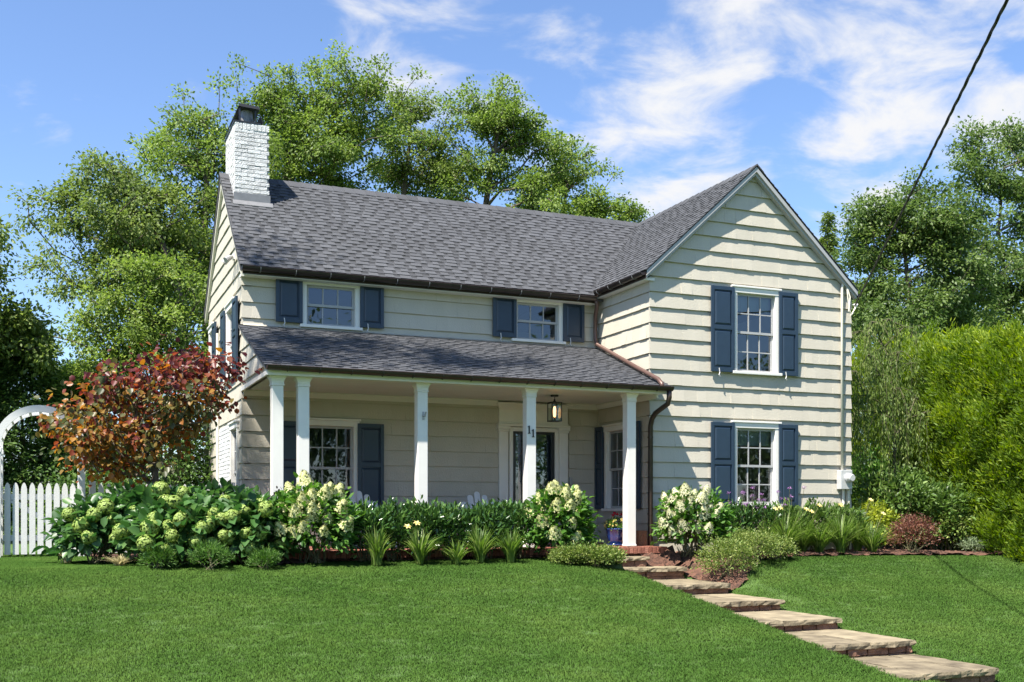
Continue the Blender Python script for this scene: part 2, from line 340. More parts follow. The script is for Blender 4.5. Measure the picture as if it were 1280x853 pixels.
tag(obj_np("lawn", V, np.stack([q, q + 1, q + nx + 1, q + nx], 1), M['ground'], smooth=False), kind="structure")

def inpoly(X, Y, poly):
    X = np.asarray(X); Y = np.asarray(Y); r = np.zeros(X.shape, bool); n = len(poly)
    for i in range(n):
        (x1, y1), (x2, y2) = poly[i], poly[(i + 1) % n]
        c = ((y1 > Y) != (y2 > Y)) & (X < (x2 - x1) * (Y - y1) / (y2 - y1 + 1e-12) + x1); r ^= c
    return r
front = [atZ(x, y, -.14) for x, y in [(72, 693), (100, 697), (150, 700), (220, 702), (290, 705), (350, 706), (430, 702), (520, 699), (600, 698), (660, 698), (690, 698.5)]]
BED_L = [(-.15, 17.2)] + [(p.x, p.y) for p in front] + [(7.1, 13.95), (7.44, 13.95), (7.46, 14.72), (2.5, 14.8), (2.5, 17.7), (-.15, 17.7)]
BED_R = [(8.862, 12.97), (9.15, 12.95), (9.45, 13.3), (9.78, 13.72), (10.3, 14.02), (11, 14.2), (12, 14.25), (13, 14.22), (14, 14.2), (15, 14.15), (16, 14.12), (17.2, 14.2), (18.4, 14.15), (22, 14.1), (22, 18.5), (13.2, 18.5), (13.1, 15.3), (8.862, 15.3)]
def bed(poly, name):
    P = np.array(poly); a = .07
    bx = np.arange(P[:, 0].min(), P[:, 0].max(), a); by = np.arange(P[:, 1].min(), P[:, 1].max(), a)
    X, Y = np.meshgrid(bx, by); Z = gz(X, Y) + .03 + rng.uniform(-.018, .022, X.shape)
    Vv = np.stack([X.ravel() + rng.uniform(-.02, .02, X.size), Y.ravel() + rng.uniform(-.02, .02, X.size), Z.ravel()], 1)
    n = len(bx); I, J = np.meshgrid(np.arange(n - 1), np.arange(len(by) - 1)); q = (J * n + I).ravel()
    cx = X[:-1, :-1].ravel() + a / 2; cy = Y[:-1, :-1].ravel() + a / 2; ok = inpoly(cx, cy, poly)
    F = np.stack([q, q + 1, q + n + 1, q + n], 1)[ok]
    used = np.unique(F); mp = np.full(len(Vv), -1); mp[used] = np.arange(len(used))
    tag(obj_np(name, Vv[used], mp[F], M['mulch'], tone=rng.uniform(0, 1, len(F))), kind="structure")
bed(BED_L, "mulch_bed"); bed(BED_R, "mulch_bed")
# the sloping patch of mulch right of the top steps
mb = MB()
for i in range(9):
    for j in range(16):
        def pt(i, j):
            x = lerp(8.40, 9.05, i / 9); y = lerp(14.46, 14.82, j / 16)
            return (x, y, lerp(-.31, -.06, j / 16) + .03 * math.sin(x * 23 + y * 31) + (.05 if i > 6 else 0))
        mb.poly([pt(i, j), pt(i + 1, j), pt(i + 1, j + 1), pt(i, j + 1)], random.random())
tag(mb.build("mulch_bank", M['mulch']), kind="structure")

# ------------------------------------------------------------------ stone steps down the lawn
walk = tag(link(bpy.data.objects.new("stone_walkway", None), None, (8.16, 11.3, -.9)), "tan flagstone steps leading down the lawn from the brick porch", kind="structure")
def rough_slab(mb, x0, x1, y0, y1, z0, z1, seed, jag=.016, tone=.5):
    r = random.Random(seed); pts = []
    def edge(a, b, n):
        for k in range(n):
            t = k / n; pts.append((lerp(a[0], b[0], t) + r.uniform(-jag, jag), lerp(a[1], b[1], t) + r.uniform(-jag, jag)))
    nx_ = max(2, int((x1 - x0) / .07)); ny_ = max(2, int((y1 - y0) / .1))
    edge((x0, y0), (x1, y0), nx_); edge((x1, y0), (x1, y1), ny_); edge((x1, y1), (x0, y1), nx_); edge((x0, y1), (x0, y0), ny_)
    lo = [mb.P((p[0] + r.uniform(-.008, .008), p[1] + r.uniform(-.012, .012), z0 + r.uniform(-.006, .006))) for p in pts]
    mi = [mb.P((p[0] + r.uniform(-.01, .01), p[1] + r.uniform(-.012, .008), lerp(z0, z1, .55))) for p in pts]
    hi = [mb.P((p[0], p[1] + .004, z1 + r.uniform(-.003, .003))) for p in pts]
    n = len(pts)
    for k in range(n):
        j = (k + 1) % n
        mb.face((lo[k], lo[j], mi[j], mi[k]), r.uniform(.1, .7)); mb.face((mi[k], mi[j], hi[j], hi[k]), r.uniform(.2, .8))
    mb.face(hi, tone); mb.face(lo[::-1], .3)
splits = [[.5], [.42], [.64], [.36], [.55], [.30, .74]]
for k, (yf, z) in enumerate(TREADS):
    yb = TREADS[k - 1][0] + .10 if k else 14.66
    st = link(bpy.data.objects.new("step", None), walk, (8.16, yf, z))
    sk = [0] + splits[k] + [1]
    for a, b in zip(sk[:-1], sk[1:]):
        mb = MB(); rough_slab(mb, lerp(XLANE0 - .03, XLANE1 + .0, a) + .005, lerp(XLANE0 - .03, XLANE1, b) - .012, yf, yb, z - .06, z + random.uniform(-.003, .003), k * 7 + int(a * 100), tone=random.uniform(.25, .85))
        mb.build("flagstone", M['stone'], st)
    x = XLANE0 + .02
    while x < XLANE1 - .06:
        w = min(random.uniform(.16, .34), XLANE1 - .03 - x); zz = z - .065
        for hh in (.075, .14):
            mb = MB(); rough_slab(mb, x, x + w - .012, yf + .045 + random.uniform(-.012, .012), yf + .3, zz - hh + .008, zz, int(x * 1000) + k, .006, random.random()); mb.build("riser_stone", M['rise'], st); zz -= hh
        x += w
    mb = MB(); mb.box(XLANE0 + .02, XLANE1 - .06, yf + .10, yb, z - .36, z - .066); mb.build("footing", M['rise'], st)
st = link(bpy.data.objects.new("step", None), walk, (7.9, 14.4, -.15))
mb = MB(); rough_slab(mb, 7.30, 8.40, 14.42, 14.76, -.20, -.145, 91); mb.build("flagstone", M['stone'], st)
x = 7.34
while x < 8.34:
    w = min(random.uniform(.2, .34), 8.37 - x)
    mb = MB(); rough_slab(mb, x, x + w - .012, 14.46, 14.74, -.36, -.205, int(x * 999), .006, random.random()); mb.build("riser_stone", M['rise'], st); x += w

# ------------------------------------------------------------------ the house
XL, XV, XR, YW, YM, YB = 2.665, 8.944, 13.06, 15.33, 17.2, 21.2
RZ, RY, RX = 6.45, 19.2, 10.93
EY, EZ = 16.95, 4.41; SL = (RZ - EZ) / (RY - EY)
WX0, WX1 = 8.79, 13.09; WEZ = RZ - SL * (RX - WX0)
PEY, PEZ, PTZ = 14.85, 2.585, 3.52; PSL = (PTZ - PEZ) / (YM - PEY)
CEIL = 2.47
house = thing("house", (7.8, 18.2, 0), "cream shingled two storey house with charcoal roof, navy shutters and white columned porch", "house")
tfF = lambda Y: (lambda p: (p[0], Y + p[1], p[2]))                # wall facing the street; local x = X
tfS = lambda X: (lambda p: (X + p[1], -p[0], p[2]))               # wall facing left; local x = -Y
EXP = .2543
def siding(parent, tf, x0, x1, butts, roof=None, openings=(), t=.027, seed=0, breaks=(), wav=.007, shake=.19):
    r = random.Random(seed)
    for zb in butts:
        st = {x0, x1}; x = x0
        while True:
            x += r.uniform(shake * .7, shake * 1.35)
            if x >= x1 - .05: break
            st.add(x)
        for o in openings:
            for e in o[:2]:
                if x0 < e < x1: st.add(e)
        for b in breaks:
            if x0 < b < x1: st.add(b)
        if roof:
            sx = np.linspace(x0, x1, 400)
            for lv in (zb + .013, zb + EXP):
                f = np.array([roof(q) - lv for q in sx]); ix = np.where(f[:-1] * f[1:] < 0)[0]
                for q in ix: st.add(float(sx[q] + (sx[q + 1] - sx[q]) * f[q] / (f[q] - f[q + 1])))
        st = sorted(st); runs = [[]]
        for a, b in zip(st[:-1], st[1:]):
            if b - a < 1e-4: continue
            za = zb; zbt = zb + .013; zt = zb + EXP; skip = False; m = (a + b) / 2
            for (ox0, ox1, oz0, oz1) in openings:
                if ox0 <= m <= ox1 and oz1 > zb + .004 and oz0 < zb + EXP - .004:
                    if oz0 <= zb + .012 and oz1 >= zb + EXP - .012: skip = True
                    elif oz0 <= zb + .012: zbt = oz1
                    else: zt = oz0
            ta = tb = zt
            if roof: ta = min(zt, roof(a)); tb = min(zt, roof(b))
            if skip or (ta <= zbt + .004 and tb <= zbt + .004): runs.append([]); continue
            runs[-1].append((a, b, zbt, max(ta, zbt + .001), max(tb, zbt + .001), t + r.uniform(-wav, wav), r.random()))
        for run in runs:
            if not run: continue
            mb = MB(tf)
            yf = lambda z, tt: -(tt - (tt - .006) * min(1, (z - zb) / EXP))
            prev = None
            for k, (a, b, z0, ta, tb, tt, tone) in enumerate(run):
                tone_ = .3 + .4 * tone; dz = r.uniform(-.003, .003) if z0 == zb + .013 else 0
                A0 = mb.P((a, yf(z0, tt), z0 + dz)); A1 = mb.P((a, yf(ta, tt), ta)); B0 = mb.P((b, yf(z0, tt), z0 + dz)); B1 = mb.P((b, yf(tb, tt), tb))
                Ab = mb.P((a, .01, z0 + dz)); Bb = mb.P((b, .01, z0 + dz))
                mb.face((A0, B0, B1, A1), tone_); mb.face((Ab, Bb, B0, A0), tone_)
                if prev: mb.face((prev[0], A0, A1, prev[1]), tone_)
                else:
                    At = mb.P((a, .01, ta)); mb.face((Ab, A0, A1, At), tone_)
                prev = (B0, B1, Bb, tb)
            Bt = mb.P((run[-1][1], .01, run[-1][4])); mb.face((prev[0], prev[2], Bt, prev[1]), .5)
            mb.build("siding_board", M['siding'], parent)
def backing(name, tf, x0, x1, z0, z1, openings=(), gable=None, th=.12):
    mb = MB(tf); X = sorted({x0, x1} | {e for o in openings for e in o[:2]}); Z = sorted({z0, z1} | {e for o in openings for e in o[2:]})
    for a, b in zip(X[:-1], X[1:]):
        for c, d in zip(Z[:-1], Z[1:]):
            if any(o[0] <= (a + b) / 2 <= o[1] and o[2] <= (c + d) / 2 <= o[3] for o in openings): continue
            mb.box(a, b, 0, th, c, d)
    if gable: mb.prism([(p[0], 0, p[1]) for p in gable], (0, th, 0))
    return mb.build(name, M['wall'], house)
def window(tf, x0, x1, z0, z1, rows, cols, blind=0, cw=.085):
    w = MB(tf)
    w.box(x0, x0 + cw, -.05, .07, z0 + .05, z1 - .02); w.box(x1 - cw, x1, -.05, .07, z0 + .05, z1 - .02)
    w.box(x0 - .012, x1 + .012, -.058, .072, z1 - .10, z1 - .012); w.box(x0 - .03, x1 + .03, -.08, -.0, z1 - .011, z1 + .022)
    win = w.build("window", M['white'], house, bevel=.005)
    s = MB(tf); s.box(x0 - .03, x1 + .03, -.095, .075, z0, z0 + .048); s.build("sill", M['white'], win, bevel=.006)
    xi0, xi1, zi0, zi1 = x0 + cw - .002, x1 - cw + .002, z0 + .05, z1 - .102; zm = (zi0 + zi1) / 2
    for (c, d, y) in ((zm - .014, zi1, .010), (zi0, zm + .022, .036)):
        s = MB(tf); st = .042; mu = .019
        s.box(xi0, xi0 + st, y, y + .03, c, d); s.box(xi1 - st, xi1, y, y + .03, c, d)
        s.box(xi0 + st, xi1 - st, y + .001, y + .029, c, c + st * .95); s.box(xi0 + st, xi1 - st, y + .001, y + .029, d - st * .85, d)
        gx0, gx1, gz0, gz1 = xi0 + st, xi1 - st, c + st * .95, d - st * .85
        pw = (gx1 - gx0 - mu * (cols - 1)) / cols; ph = (gz1 - gz0 - mu * (rows - 1)) / rows
        for k in range(1, cols): s.box(gx0 + k * pw + (k - 1) * mu, gx0 + k * (pw + mu), y + .003, y + .026, gz0, gz1)
        for k in range(1, rows): s.box(gx0, gx1, y + .005, y + .024, gz0 + k * ph + (k - 1) * mu, gz0 + k * (ph + mu))
        s.build("sash", M['sash'], win)
        for i in range(cols):
            for j in range(rows):
                g = MB(tf); a = gx0 + i * (pw + mu); b = gz0 + j * (ph + mu); yy = y + .014; e = random.uniform(-.0012, .0012); e2 = random.uniform(-.0012, .0012)
                g.poly([(a, yy + e, b), (a + pw, yy - e, b), (a + pw, yy - e + e2, b + ph), (a, yy + e + e2, b + ph)]); g.build("pane", M['glass'], win, tones=False)
    if blind:
        s = MB(tf); n = 9; zt, zbm = zi1, lerp(zi1, zi0, blind)
        for k in range(n):
            a = lerp(xi0, xi1, k / n); b = lerp(xi0, xi1, (k + 1) / n); s.box(a, b, .105 + .004 * (k % 2), .112 + .004 * (k % 2), zbm, zt, .5)
        s.build("roller_blind", M['blind'], win)
    return (x0, x1, z0, z1), (xi0, xi1, zi0, zi1)
def shutter(tf, x0, x1, z0, z1, panels=2, dog=True):
    s = MB(tf); y0, y1 = -.088, -.052; st = .055; rl = .075
    s.box(x0, x0 + st, y0, y1, z0, z1); s.box(x1 - st, x1, y0, y1, z0, z1)
    edges = [z0 + rl] + ([z0 + (z1 - z0) * .49] if panels == 2 else []) + [z1 - rl * .85]
    s.box(x0 + st, x1 - st, y0 + .001, y1, z0, z0 + rl); s.box(x0 + st, x1 - st, y0 + .001, y1, z1 - rl * .85, z1)
    spans = [(z0 + rl, z1 - rl * .85)]
    if panels == 2:
        zm = lerp(z0, z1, .52); s.box(x0 + st, x1 - st, y0 + .001, y1, zm - .035, zm + .035); spans = [(z0 + rl, zm - .035), (zm + .035, z1 - rl * .85)]
    s.box(x0 + st, x1 - st, y1 - .014, y1 - .002, z0 + rl, z1 - rl * .85)
    o = s.build("shutter", M['navy'], house, bevel=.003)
    for a, b in spans:
        p = MB(tf); g = .012; c = .028; X0, X1, A, B = x0 + st + g, x1 - st - g, a + g, b - g
        p.hexa([(X0, y1 - .013, A), (X1, y1 - .013, A), (X1, y1 - .013, B), (X0, y1 - .013, B), (X0 + c, y0 + .006, A + c), (X1 - c, y0 + .006, A + c), (X1 - c, y0 + .006, B - c), (X0 + c, y0 + .006, B - c)])
        p.build("raised_panel", M['navy'], o)
    if dog:
        p = MB(tf); xm = lerp(x0, x1, .3); p.tube([(xm, -.10, z0 + .06), (xm + .01, -.105, z0 - .02), (xm - .01, -.11, z0 - .06), (xm + .015, -.11, z0 - .085)], .009, 6); p.build("shutter_hook", M['steel'], o)

# --- openings measured on each wall
def rect(x0, x1, ytop, ybot, Y, xref=None):
    a = atY(x0, ytop, Y); b = atY(x1, ytop, Y); c = atY(xref or x0, ybot, Y)
    return a.x, b.x, c.z, a.z
wins = []; holes = {'main': [], 'wing': [], 'side': [], 'wside': []}; back_h = {k: [] for k in holes}
def add(wall, tf, r, rows, cols, blind=0):
    a, b = window(tf, *r, rows, cols, blind); holes[wall].append(a); back_h[wall].append(b)
# upper storey, main wall
zt, zb_ = 4.235, 3.435
fa = tfF(YM); fw = tfF(YW)
wa = (atY(377, 380, YM - .05).x, atY(450.5, 380, YM - .05).x); wb = (atY(641, 390, YM - .05).x, atY(704.5, 390, YM - .05).x)
zt = atY(451, 353.5, YM - .05).z; zb_ = atY(451, 414, YM - .05).z
for (a, b) in (wa, wb): add('main', fa, (a, b, zb_, zt), 1, 3)
sz = lambda x, y: atY(x, y, YM - .085).z
s0, s1 = sz(480, 411), sz(480, 356.5)
for (a, b) in ((345, 378.5), (450.5, 480), (616.5, 646), (704.5, 730.7)): shutter(fa, atY(a, 380, YM - .085).x, atY(b, 380, YM - .085).x, s0, s1, 1)
# wing, two windows one above the other
wx = (atY(916.5, 400, YW - .05).x, atY(974.5, 400, YW - .05).x)
for (yt, yb, bl) in ((363.2, 470.5, .21), (529.5, 634, .22)):
    add('wing', fw, (wx[0], wx[1], atY(972, yb, YW - .05).z, atY(972, yt, YW - .05).z), 2, 3, bl)
for (yt, yb) in ((367.0, 470.5), (531.5, 633)):
    z1, z0 = atY(998, yt, YW - .085).z, atY(998, yb, YW - .085).z
    for (a, b) in ((889.6, 918.6), (974.6, 997.8)): shutter(fw, atY(a, 400, YW - .085).x, atY(b, 400, YW - .085).x, z0, z1, 2)
# porch window
pz1, pz0 = atY(445, 526, YM - .05).z, .52
px0, px1 = atY(377, 560, YM - .05).x, atY(448.5, 560, YM - .05).x
add('main', fa, (px0, px1, pz0, pz1), 2, 3, 0)
z1 = atY(465, 530, YM - .085).z
shutter(fa, atY(447.5, 560, YM - .085).x, atY(480, 560, YM - .085).x, .58, z1, 2, False)
shutter(fa, atY(344, 560, YM - .085).x, atY(377, 560, YM - .085).x, .58, z1, 2, False)
# left wall: local x = -Y
fs = tfS(XL)
add('side', fs, (-18.72, -17.80, 2.75, 4.02), 2, 3); shutter(fs, -17.78, -17.36, 2.78, 3.98, 2, False); shutter(fs, -19.16, -18.74, 2.78, 3.98, 2, False)
add('side', fs, (-21.0, -20.30, 2.75, 4.02), 2, 2); shutter(fs, -20.28, -19.86, 2.78, 3.98, 2, False)
add('side', fs, (-18.28, -17.48, .45, 2.0), 2, 3)
# wing side wall under the porch
fv = tfS(XV)
add('wside', fv, (-16.86, -15.90, .56, 2.06), 2, 3)
shutter(fv, -17.16, -16.87, .60, 2.06, 2, False); shutter(fv, -15.89, -15.56, .60, 2.06, 2, False)
# --- door opening and surround
YD = YM
dx0, dx1 = atY(636, 600, YM).x, atY(697.5, 600, YM).x
dz = atY(670, 535, YM).z
holes['main'].append((atY(623.5, 560, YM).x, atY(710.5, 560, YM).x, -.1, CEIL)); back_h['main'].append((dx0 + .07, dx1 - .07, 0, dz - .07))
pil = [(atY(624, 560, YM - .06).x, atY(635.5, 560, YM - .06).x), (atY(699.5, 560, YM - .06).x, atY(710, 560, YM - .06).x)]
dz2 = atY(630, 533, YM - .06).z
for a, b in pil:
    m = MB(fa); m.box(a, b, -.06, -.004, 0, dz2 - .05); m.box(a - .012, b + .012, -.072, -.003, 0, .16)
    o = m.build("pilaster", M['white'], house, bevel=.006)
    m = MB(fa); m.box(a - .012, b + .012, -.075, -.002, dz2 - .09, dz2 - .05); m.box(a - .03, b + .03, -.095, -.001, dz2 - .049, dz2 + .0); m.build("capital", M['white'], o, bevel=.006)
m = MB(fa); a, b = pil[0][0], pil[1][1]
m.box(a, b, -.055, -.002, dz2 + .001, CEIL - .09); m.box(a - .03, b + .03, -.10, -.001, dz2 + .001, dz2 + .045); m.box(a - .01, b + .01, -.07, 0, dz2 + .046, dz2 + .075)
m.prism([(a, -.056, CEIL - .15), (a - .07, -.15, CEIL - .03), (a - .07, -.15, CEIL - .002), (a, -.002, CEIL - .002)], (b - a + .0, 0, 0))
m.box(a - .06, b + .06, -.15, -.001, CEIL - .05, CEIL - .004)
m.build("entablature", M['white'], house, bevel=.005)
m = MB(fa); m.box(dx0, dx0 + .07, -.03, .06, 0, dz); m.box(dx1 - .07, dx1, -.03, .06, 0, dz); m.box(dx0 + .07, dx1 - .07, -.03, .06, dz - .07, dz)
door = m.build("door", M['white'], house, bevel=.004)
m = MB(fa); g0, g1_ = dx0 + .072, dx1 - .072
m.box(g0, g0 + .055, -.005, .03, .03, dz - .072); m.box(g1_ - .055, g1_, -.005, .03, .03, dz - .072); m.box(g0 + .055, g1_ - .055, -.004, .029, dz - .12, dz - .072); m.box(g0 + .055, g1_ - .055, -.004, .029, .03, .25)
sd = m.build("storm_door_frame", M['black'], door)
m = MB(fa); m.poly([(g0 + .055, .012, .25), (g1_ - .055, .012, .25), (g1_ - .055, .0125, dz - .12), (g0 + .055, .0125, dz - .12)]); m.build("glass", M['glass'], door, tones=False)
m = MB(fa); m.box(g0, g1_, .075, .11, .0, dz - .07)
for q in range(2): m.box(lerp(g0, g1_, .12 + .42 * q), lerp(g0, g1_, .46 + .42 * q), .066, .0745, .3, .95)
m.build("inner_door", M['navy'], door)
for q in range(3):
    for k in range(2):
        m = MB(fa); X0 = lerp(g0, g1_, .13 + .42 * k); X1 = lerp(g0, g1_, .45 + .42 * k); m.box(X0, X1, .068, .0744, 1.05 + q * .26, 1.28 + q * .26); m.build("door_light", M['glass'], door, tones=False)
m = MB(fa); hx = g1_ - .028; hz = atY(696, 606, YM).z
m.box(hx - .016, hx + .016, -.018, -.006, hz - .11, hz + .11); m.tube([(hx, -.018, hz), (hx, -.06, hz), (hx - .10, -.062, hz)], .009, 8); m.tube([(hx, -.05, hz + .06), (hx, -.055, hz - .10)], .008, 8)
m.build("handle", M['black'], door)
m = MB(fa); p = atY(711.8, 601, YM - .04); m.box(p.x, p.x + .05, -.06, -.02, p.z - .07, p.z + .06); m.box(p.x + .008, p.x + .042, -.063, -.0605, p.z - .02, p.z + .04)
m.build("doorbell", M['sash'], house, bevel=.004)
# --- walls
ZB = 3.85
butts = lambda z0, lo, hi: [z0 + k * EXP for k in range(-30, 30) if lo < z0 + k * EXP < hi]
mw = backing("front_wall", fa, XL + .02, XV - .002, -.35, 4.36, back_h['main'])
siding(mw, fa, XL - .022, XV - .004, butts(ZB, -.2, 4.3), roof=lambda x: 4.36, openings=holes['main'], seed=3, t=.030)
gy = lambda x: WEZ - .10 + SL * min(x - WX0, WX1 - x)
ww = backing("wing_front_wall", fw, XV + .02, XR, -.35, 4.30, back_h['wing'], gable=[(XV + .05, 4.30), (XR - .05, 4.30), (XR - .05, 4.36), (RX, gy(RX) - .03), (XV + .05, gy(XV + .05) - .03)])
siding(ww, fw, XV - .026, XR, butts(3.905, -.25, 6.3), roof=lambda x: gy(x), openings=holes['wing'], seed=5, breaks=(RX,), t=.038, wav=.006)
vw = backing("wing_side_wall", fv, -YM + .002, -YW - .13, -.35, 4.36, back_h['wside'], th=.12)
pr = lambda Y: PEZ + PSL * (Y - PEY)
siding(vw, fv, -YM + .03, -YW - .002, butts(3.905, 2.2, 4.5), roof=lambda x: 4.40, openings=holes['wside'], seed=7, t=.032)
siding(vw, fv, -YM + .03, -YW - .002, butts(3.905, -.25, 2.25), openings=holes['wside'], seed=8, t=.024)
mainroof = lambda Y: min(EZ + SL * (Y - EY), EZ + SL * (2 * RY - EY - Y)) - .10
BRICKP = (-19.9, -18.42, -.3, 2.02)
sw = backing("side_wall", fs, -YB, -YM, -.35, 4.40, back_h['side'], gable=[(-YB, 4.40), (-YM, 4.40), (-YM, mainroof(YM)), (-RY, mainroof(RY)), (-YB, mainroof(YB))])
siding(sw, fs, -YB, -YM - .0, butts(ZB, -.2, 6.2), roof=lambda x: mainroof(-x), openings=holes['side'] + [BRICKP], seed=9, breaks=(-RY,), shake=.9, wav=.003)
# porch cheek, the sided triangle under the left end of the porch roof
ck = MB(fs); ck.prism([(-YM + .01, .004, CEIL), (-PEY - .06, .004, CEIL), (-PEY - .06, .004, PEZ - .02), (-YM + .01, .004, PTZ - .07)], (0, .08, 0)); ckw = ck.build("porch_cheek", M['wall'], house)
siding(ckw, fs, -YM + .001, -PEY - .05, butts(ZB, 2.40, 3.6), roof=lambda x: pr(-x) - .05, openings=[(-30, 0, 0, CEIL)], seed=12, shake=.9, wav=.003)
m = MB(fs); m.prism([(-YM + .0, -.036, PTZ - .085), (-PEY, -.036, PEZ - .085), (-PEY, -.036, PEZ - .034), (-YM + .0, -.036, PTZ - .034)], (0, .038, 0)); m.box(-YM - .0, -PEY - .04, -.036, -.0, CEIL - .03, CEIL + .035); m.build("rake_trim", M['white'], house, bevel=.004)
for nm, a in (("right_wall", (XR - .12, XR, YW + .13, YB, -.35, 4.44)), ("back_wall", (XL, XR, YB + .001, YB + .12, -.35, 4.42))):
    m = MB(); m.box(*a); m.build(nm, M['siding'], house)
m = MB(fs); x = BRICKP[0] + .0
core = MB(fs); core.box(BRICKP[0], BRICKP[1], -.014, .0, BRICKP[2], BRICKP[3]); bp_ = core.build("brick_panel", M['wmortar'], house)
row = 0; z = -.12
bmesh_ = None
def brick_obj(parent, c, size, mt, r):
    """one brick, sharing its mesh with alike ones"""
    key = ("brick%s%s" % (mt.name, str(tuple(round(s, 3) for s in size))), r.randrange(3))
    if key not in brick_obj.cache:
        sx, sy, sz = (s / 2 for s in size); b = .004; m = MB()
        rr = random.Random(hash(key) % 1000)
        j = lambda: rr.uniform(-.0025, .0025)
        pts = [(sx_ * sx + j(), sy_ * sy + j(), sz_ * sz + j()) for sz_ in (-1, 1) for sx_, sy_ in ((-1, -1), (1, -1), (1, 1), (-1, 1))]
        m.hexa(pts, rr.random()); me = bpy.data.meshes.new("brick"); me.from_pydata(m.v, [], m.f)
        me.attributes.new("tone", 'FLOAT', 'FACE').data.foreach_set("value", np.full(6, r.random(), dtype=np.float32)); me.materials.append(mt); brick_obj.cache[key] = me
    o = bpy.data.objects.new("brick", brick_obj.cache[key]); return link(o, parent, c)
brick_obj.cache = {}
r = random.Random(4)
z = BRICKP[2] + .05
while z < BRICKP[3] - .02:
    x = BRICKP[0] + (.11 if row % 2 else 0) + .105
    while x < BRICKP[1] - .08:
        brick_obj(bp_, (XL - .012 + r.uniform(-.003, .003), -x, z), (.03, .2, .058), M['wbrick'], r); x += .212
    z += .068; row += 1
# ------------------------------------------------------------------ roofs
def shingles(parent, O, U, Vv, Nn, vlen, urange, seed, exp=.112, single=0):
    O, U, Vv, Nn = Vector(O), Vector(U), Vector(Vv).normalized(), Vector(Nn).normalized(); r = random.Random(seed); mb = MB()
    Q = lambda u, v, h: O + U * u + Vv * v + Nn * h
    k = 0
    while k * exp < vlen - .02:
        v0 = k * exp; v1 = min(v0 + exp * 1.25, vlen); a, b = urange(v0 + exp * .5); u = a
        while u < b - .01:                                   # backing shingles, a metre each
            w = min(r.uniform(.85, 1.05), b - u)
            vm = min(lerp(v0, v0 + exp, .45), v1 - .004); hm = .0085; ue = u + w - .003
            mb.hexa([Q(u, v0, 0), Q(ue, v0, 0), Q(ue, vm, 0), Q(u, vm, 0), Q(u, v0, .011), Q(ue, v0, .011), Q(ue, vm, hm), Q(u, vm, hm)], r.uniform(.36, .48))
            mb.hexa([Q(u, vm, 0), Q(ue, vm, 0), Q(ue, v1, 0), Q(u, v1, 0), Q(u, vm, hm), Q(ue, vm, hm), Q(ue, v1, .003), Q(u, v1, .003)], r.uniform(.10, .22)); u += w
        u = a + r.uniform(-.1, .1)
        while u < b:                                         # laminated tabs
            w = r.uniform(.10, .24); s, e = max(u, a), min(u + w, b)
            if e - s > .03:
                c = r.uniform(-.008, .008); t = r.gauss(.58, .055)
                mt_ = MB() if k < single else mb
                mt_.hexa([Q(s, v0 - .002, .010), Q(e, v0 - .002, .010), Q(e - .01 + c, v1, .0031), Q(s + .01 + c, v1, .0031), Q(s, v0 - .002, .0185), Q(e, v0 - .002, .0185), Q(e - .01 + c, v1, .0045), Q(s + .01 + c, v1, .0045)], t)
                if k < single: mt_.build("shingle", M['roof'], parent)
            u += w + r.uniform(.06, .125)
        k += 1
    tag(mb.build("shingles", M['roof'], parent), kind="stuff")
ca = 1 / math.hypot(1, SL); sa = SL * ca
m = MB(); m.prism([(2.585, EY, EZ - .03), (2.585, RY, RZ - .03), (2.585, 2 * RY - EY, EZ - .03), (2.585, 2 * RY - EY, EZ - .12), (2.585, RY, RZ - .13), (2.585, EY, EZ - .12)], (RX - 2.585, 0, 0))
m.prism([(2.585, EY, EZ - .03), (2.585, RY, RZ - .03), (2.585, RY, RZ), (2.585, EY, EZ)], (.01, 0, 0))
mroof = m.build("main_roof", M['deck'], house)
slen = (RY - EY) / ca
shingles(mroof, (2.575, EY - .02, EZ - .032), (1, 0, 0), (0, ca, sa), (0, -sa, ca), slen + .02, lambda v: (0, WX0 + (EY - .02 + v * ca - EY) - .066 - 2.575 + .04), 1, single=6)
shingles(mroof, (2.575, 2 * RY - EY, EZ - .03), (1, 0, 0), (0, -ca, sa), (0, sa, ca), slen, lambda v: (0, RX - 2.575), 21, .3)
m = MB(); x = 2.57
while x < RX - .05:
    w = .27; h = random.uniform(0, .004)
    for s in (-1, 1): m.hexa([(x, RY, RZ - .012 + h), (x + w, RY, RZ - .018), (x + w, RY + s * .14, RZ - .018 - .14 * SL), (x, RY + s * .14, RZ - .012 - .14 * SL + h), (x, RY, RZ + .016 + h), (x + w, RY, RZ + .006), (x + w, RY + s * .14, RZ + .006 - .14 * SL), (x, RY + s * .14, RZ + .016 - .14 * SL + h)], random.gauss(.5, .08))
    x += .2
m.build("ridge_cap", M['roof'], mroof)
RF = YW - .15                                               # front face of the wing roof
m = MB(); m.prism([(WX0, RF, WEZ - .03), (RX, RF, RZ - .03), (WX1, RF, WEZ - .03), (WX1, RF, WEZ - .10), (RX, RF, RZ - .105), (WX0, RF, WEZ - .10)], (0, 2 * RY - EY - RF, 0))
wroof = m.build("wing_roof", M['deck'], house)
wl = (RX - WX0) / ca
shingles(wroof, (WX0 - .02, RF - .02, WEZ - .032), (0, 1, 0), (ca, 0, sa), (-sa, 0, ca), wl + .02, lambda v: (0, EY + (WX0 - .02 + v * ca - WX0) + .066 - RF + .02 + .02), 2)
shingles(wroof, (WX1 + .01, RF - .02, WEZ - .032), (0, 1, 0), (-ca, 0, sa), (sa, 0, ca), wl + .02, lambda v: (0, 5.5), 22)
m = MB(); y = RF - .02
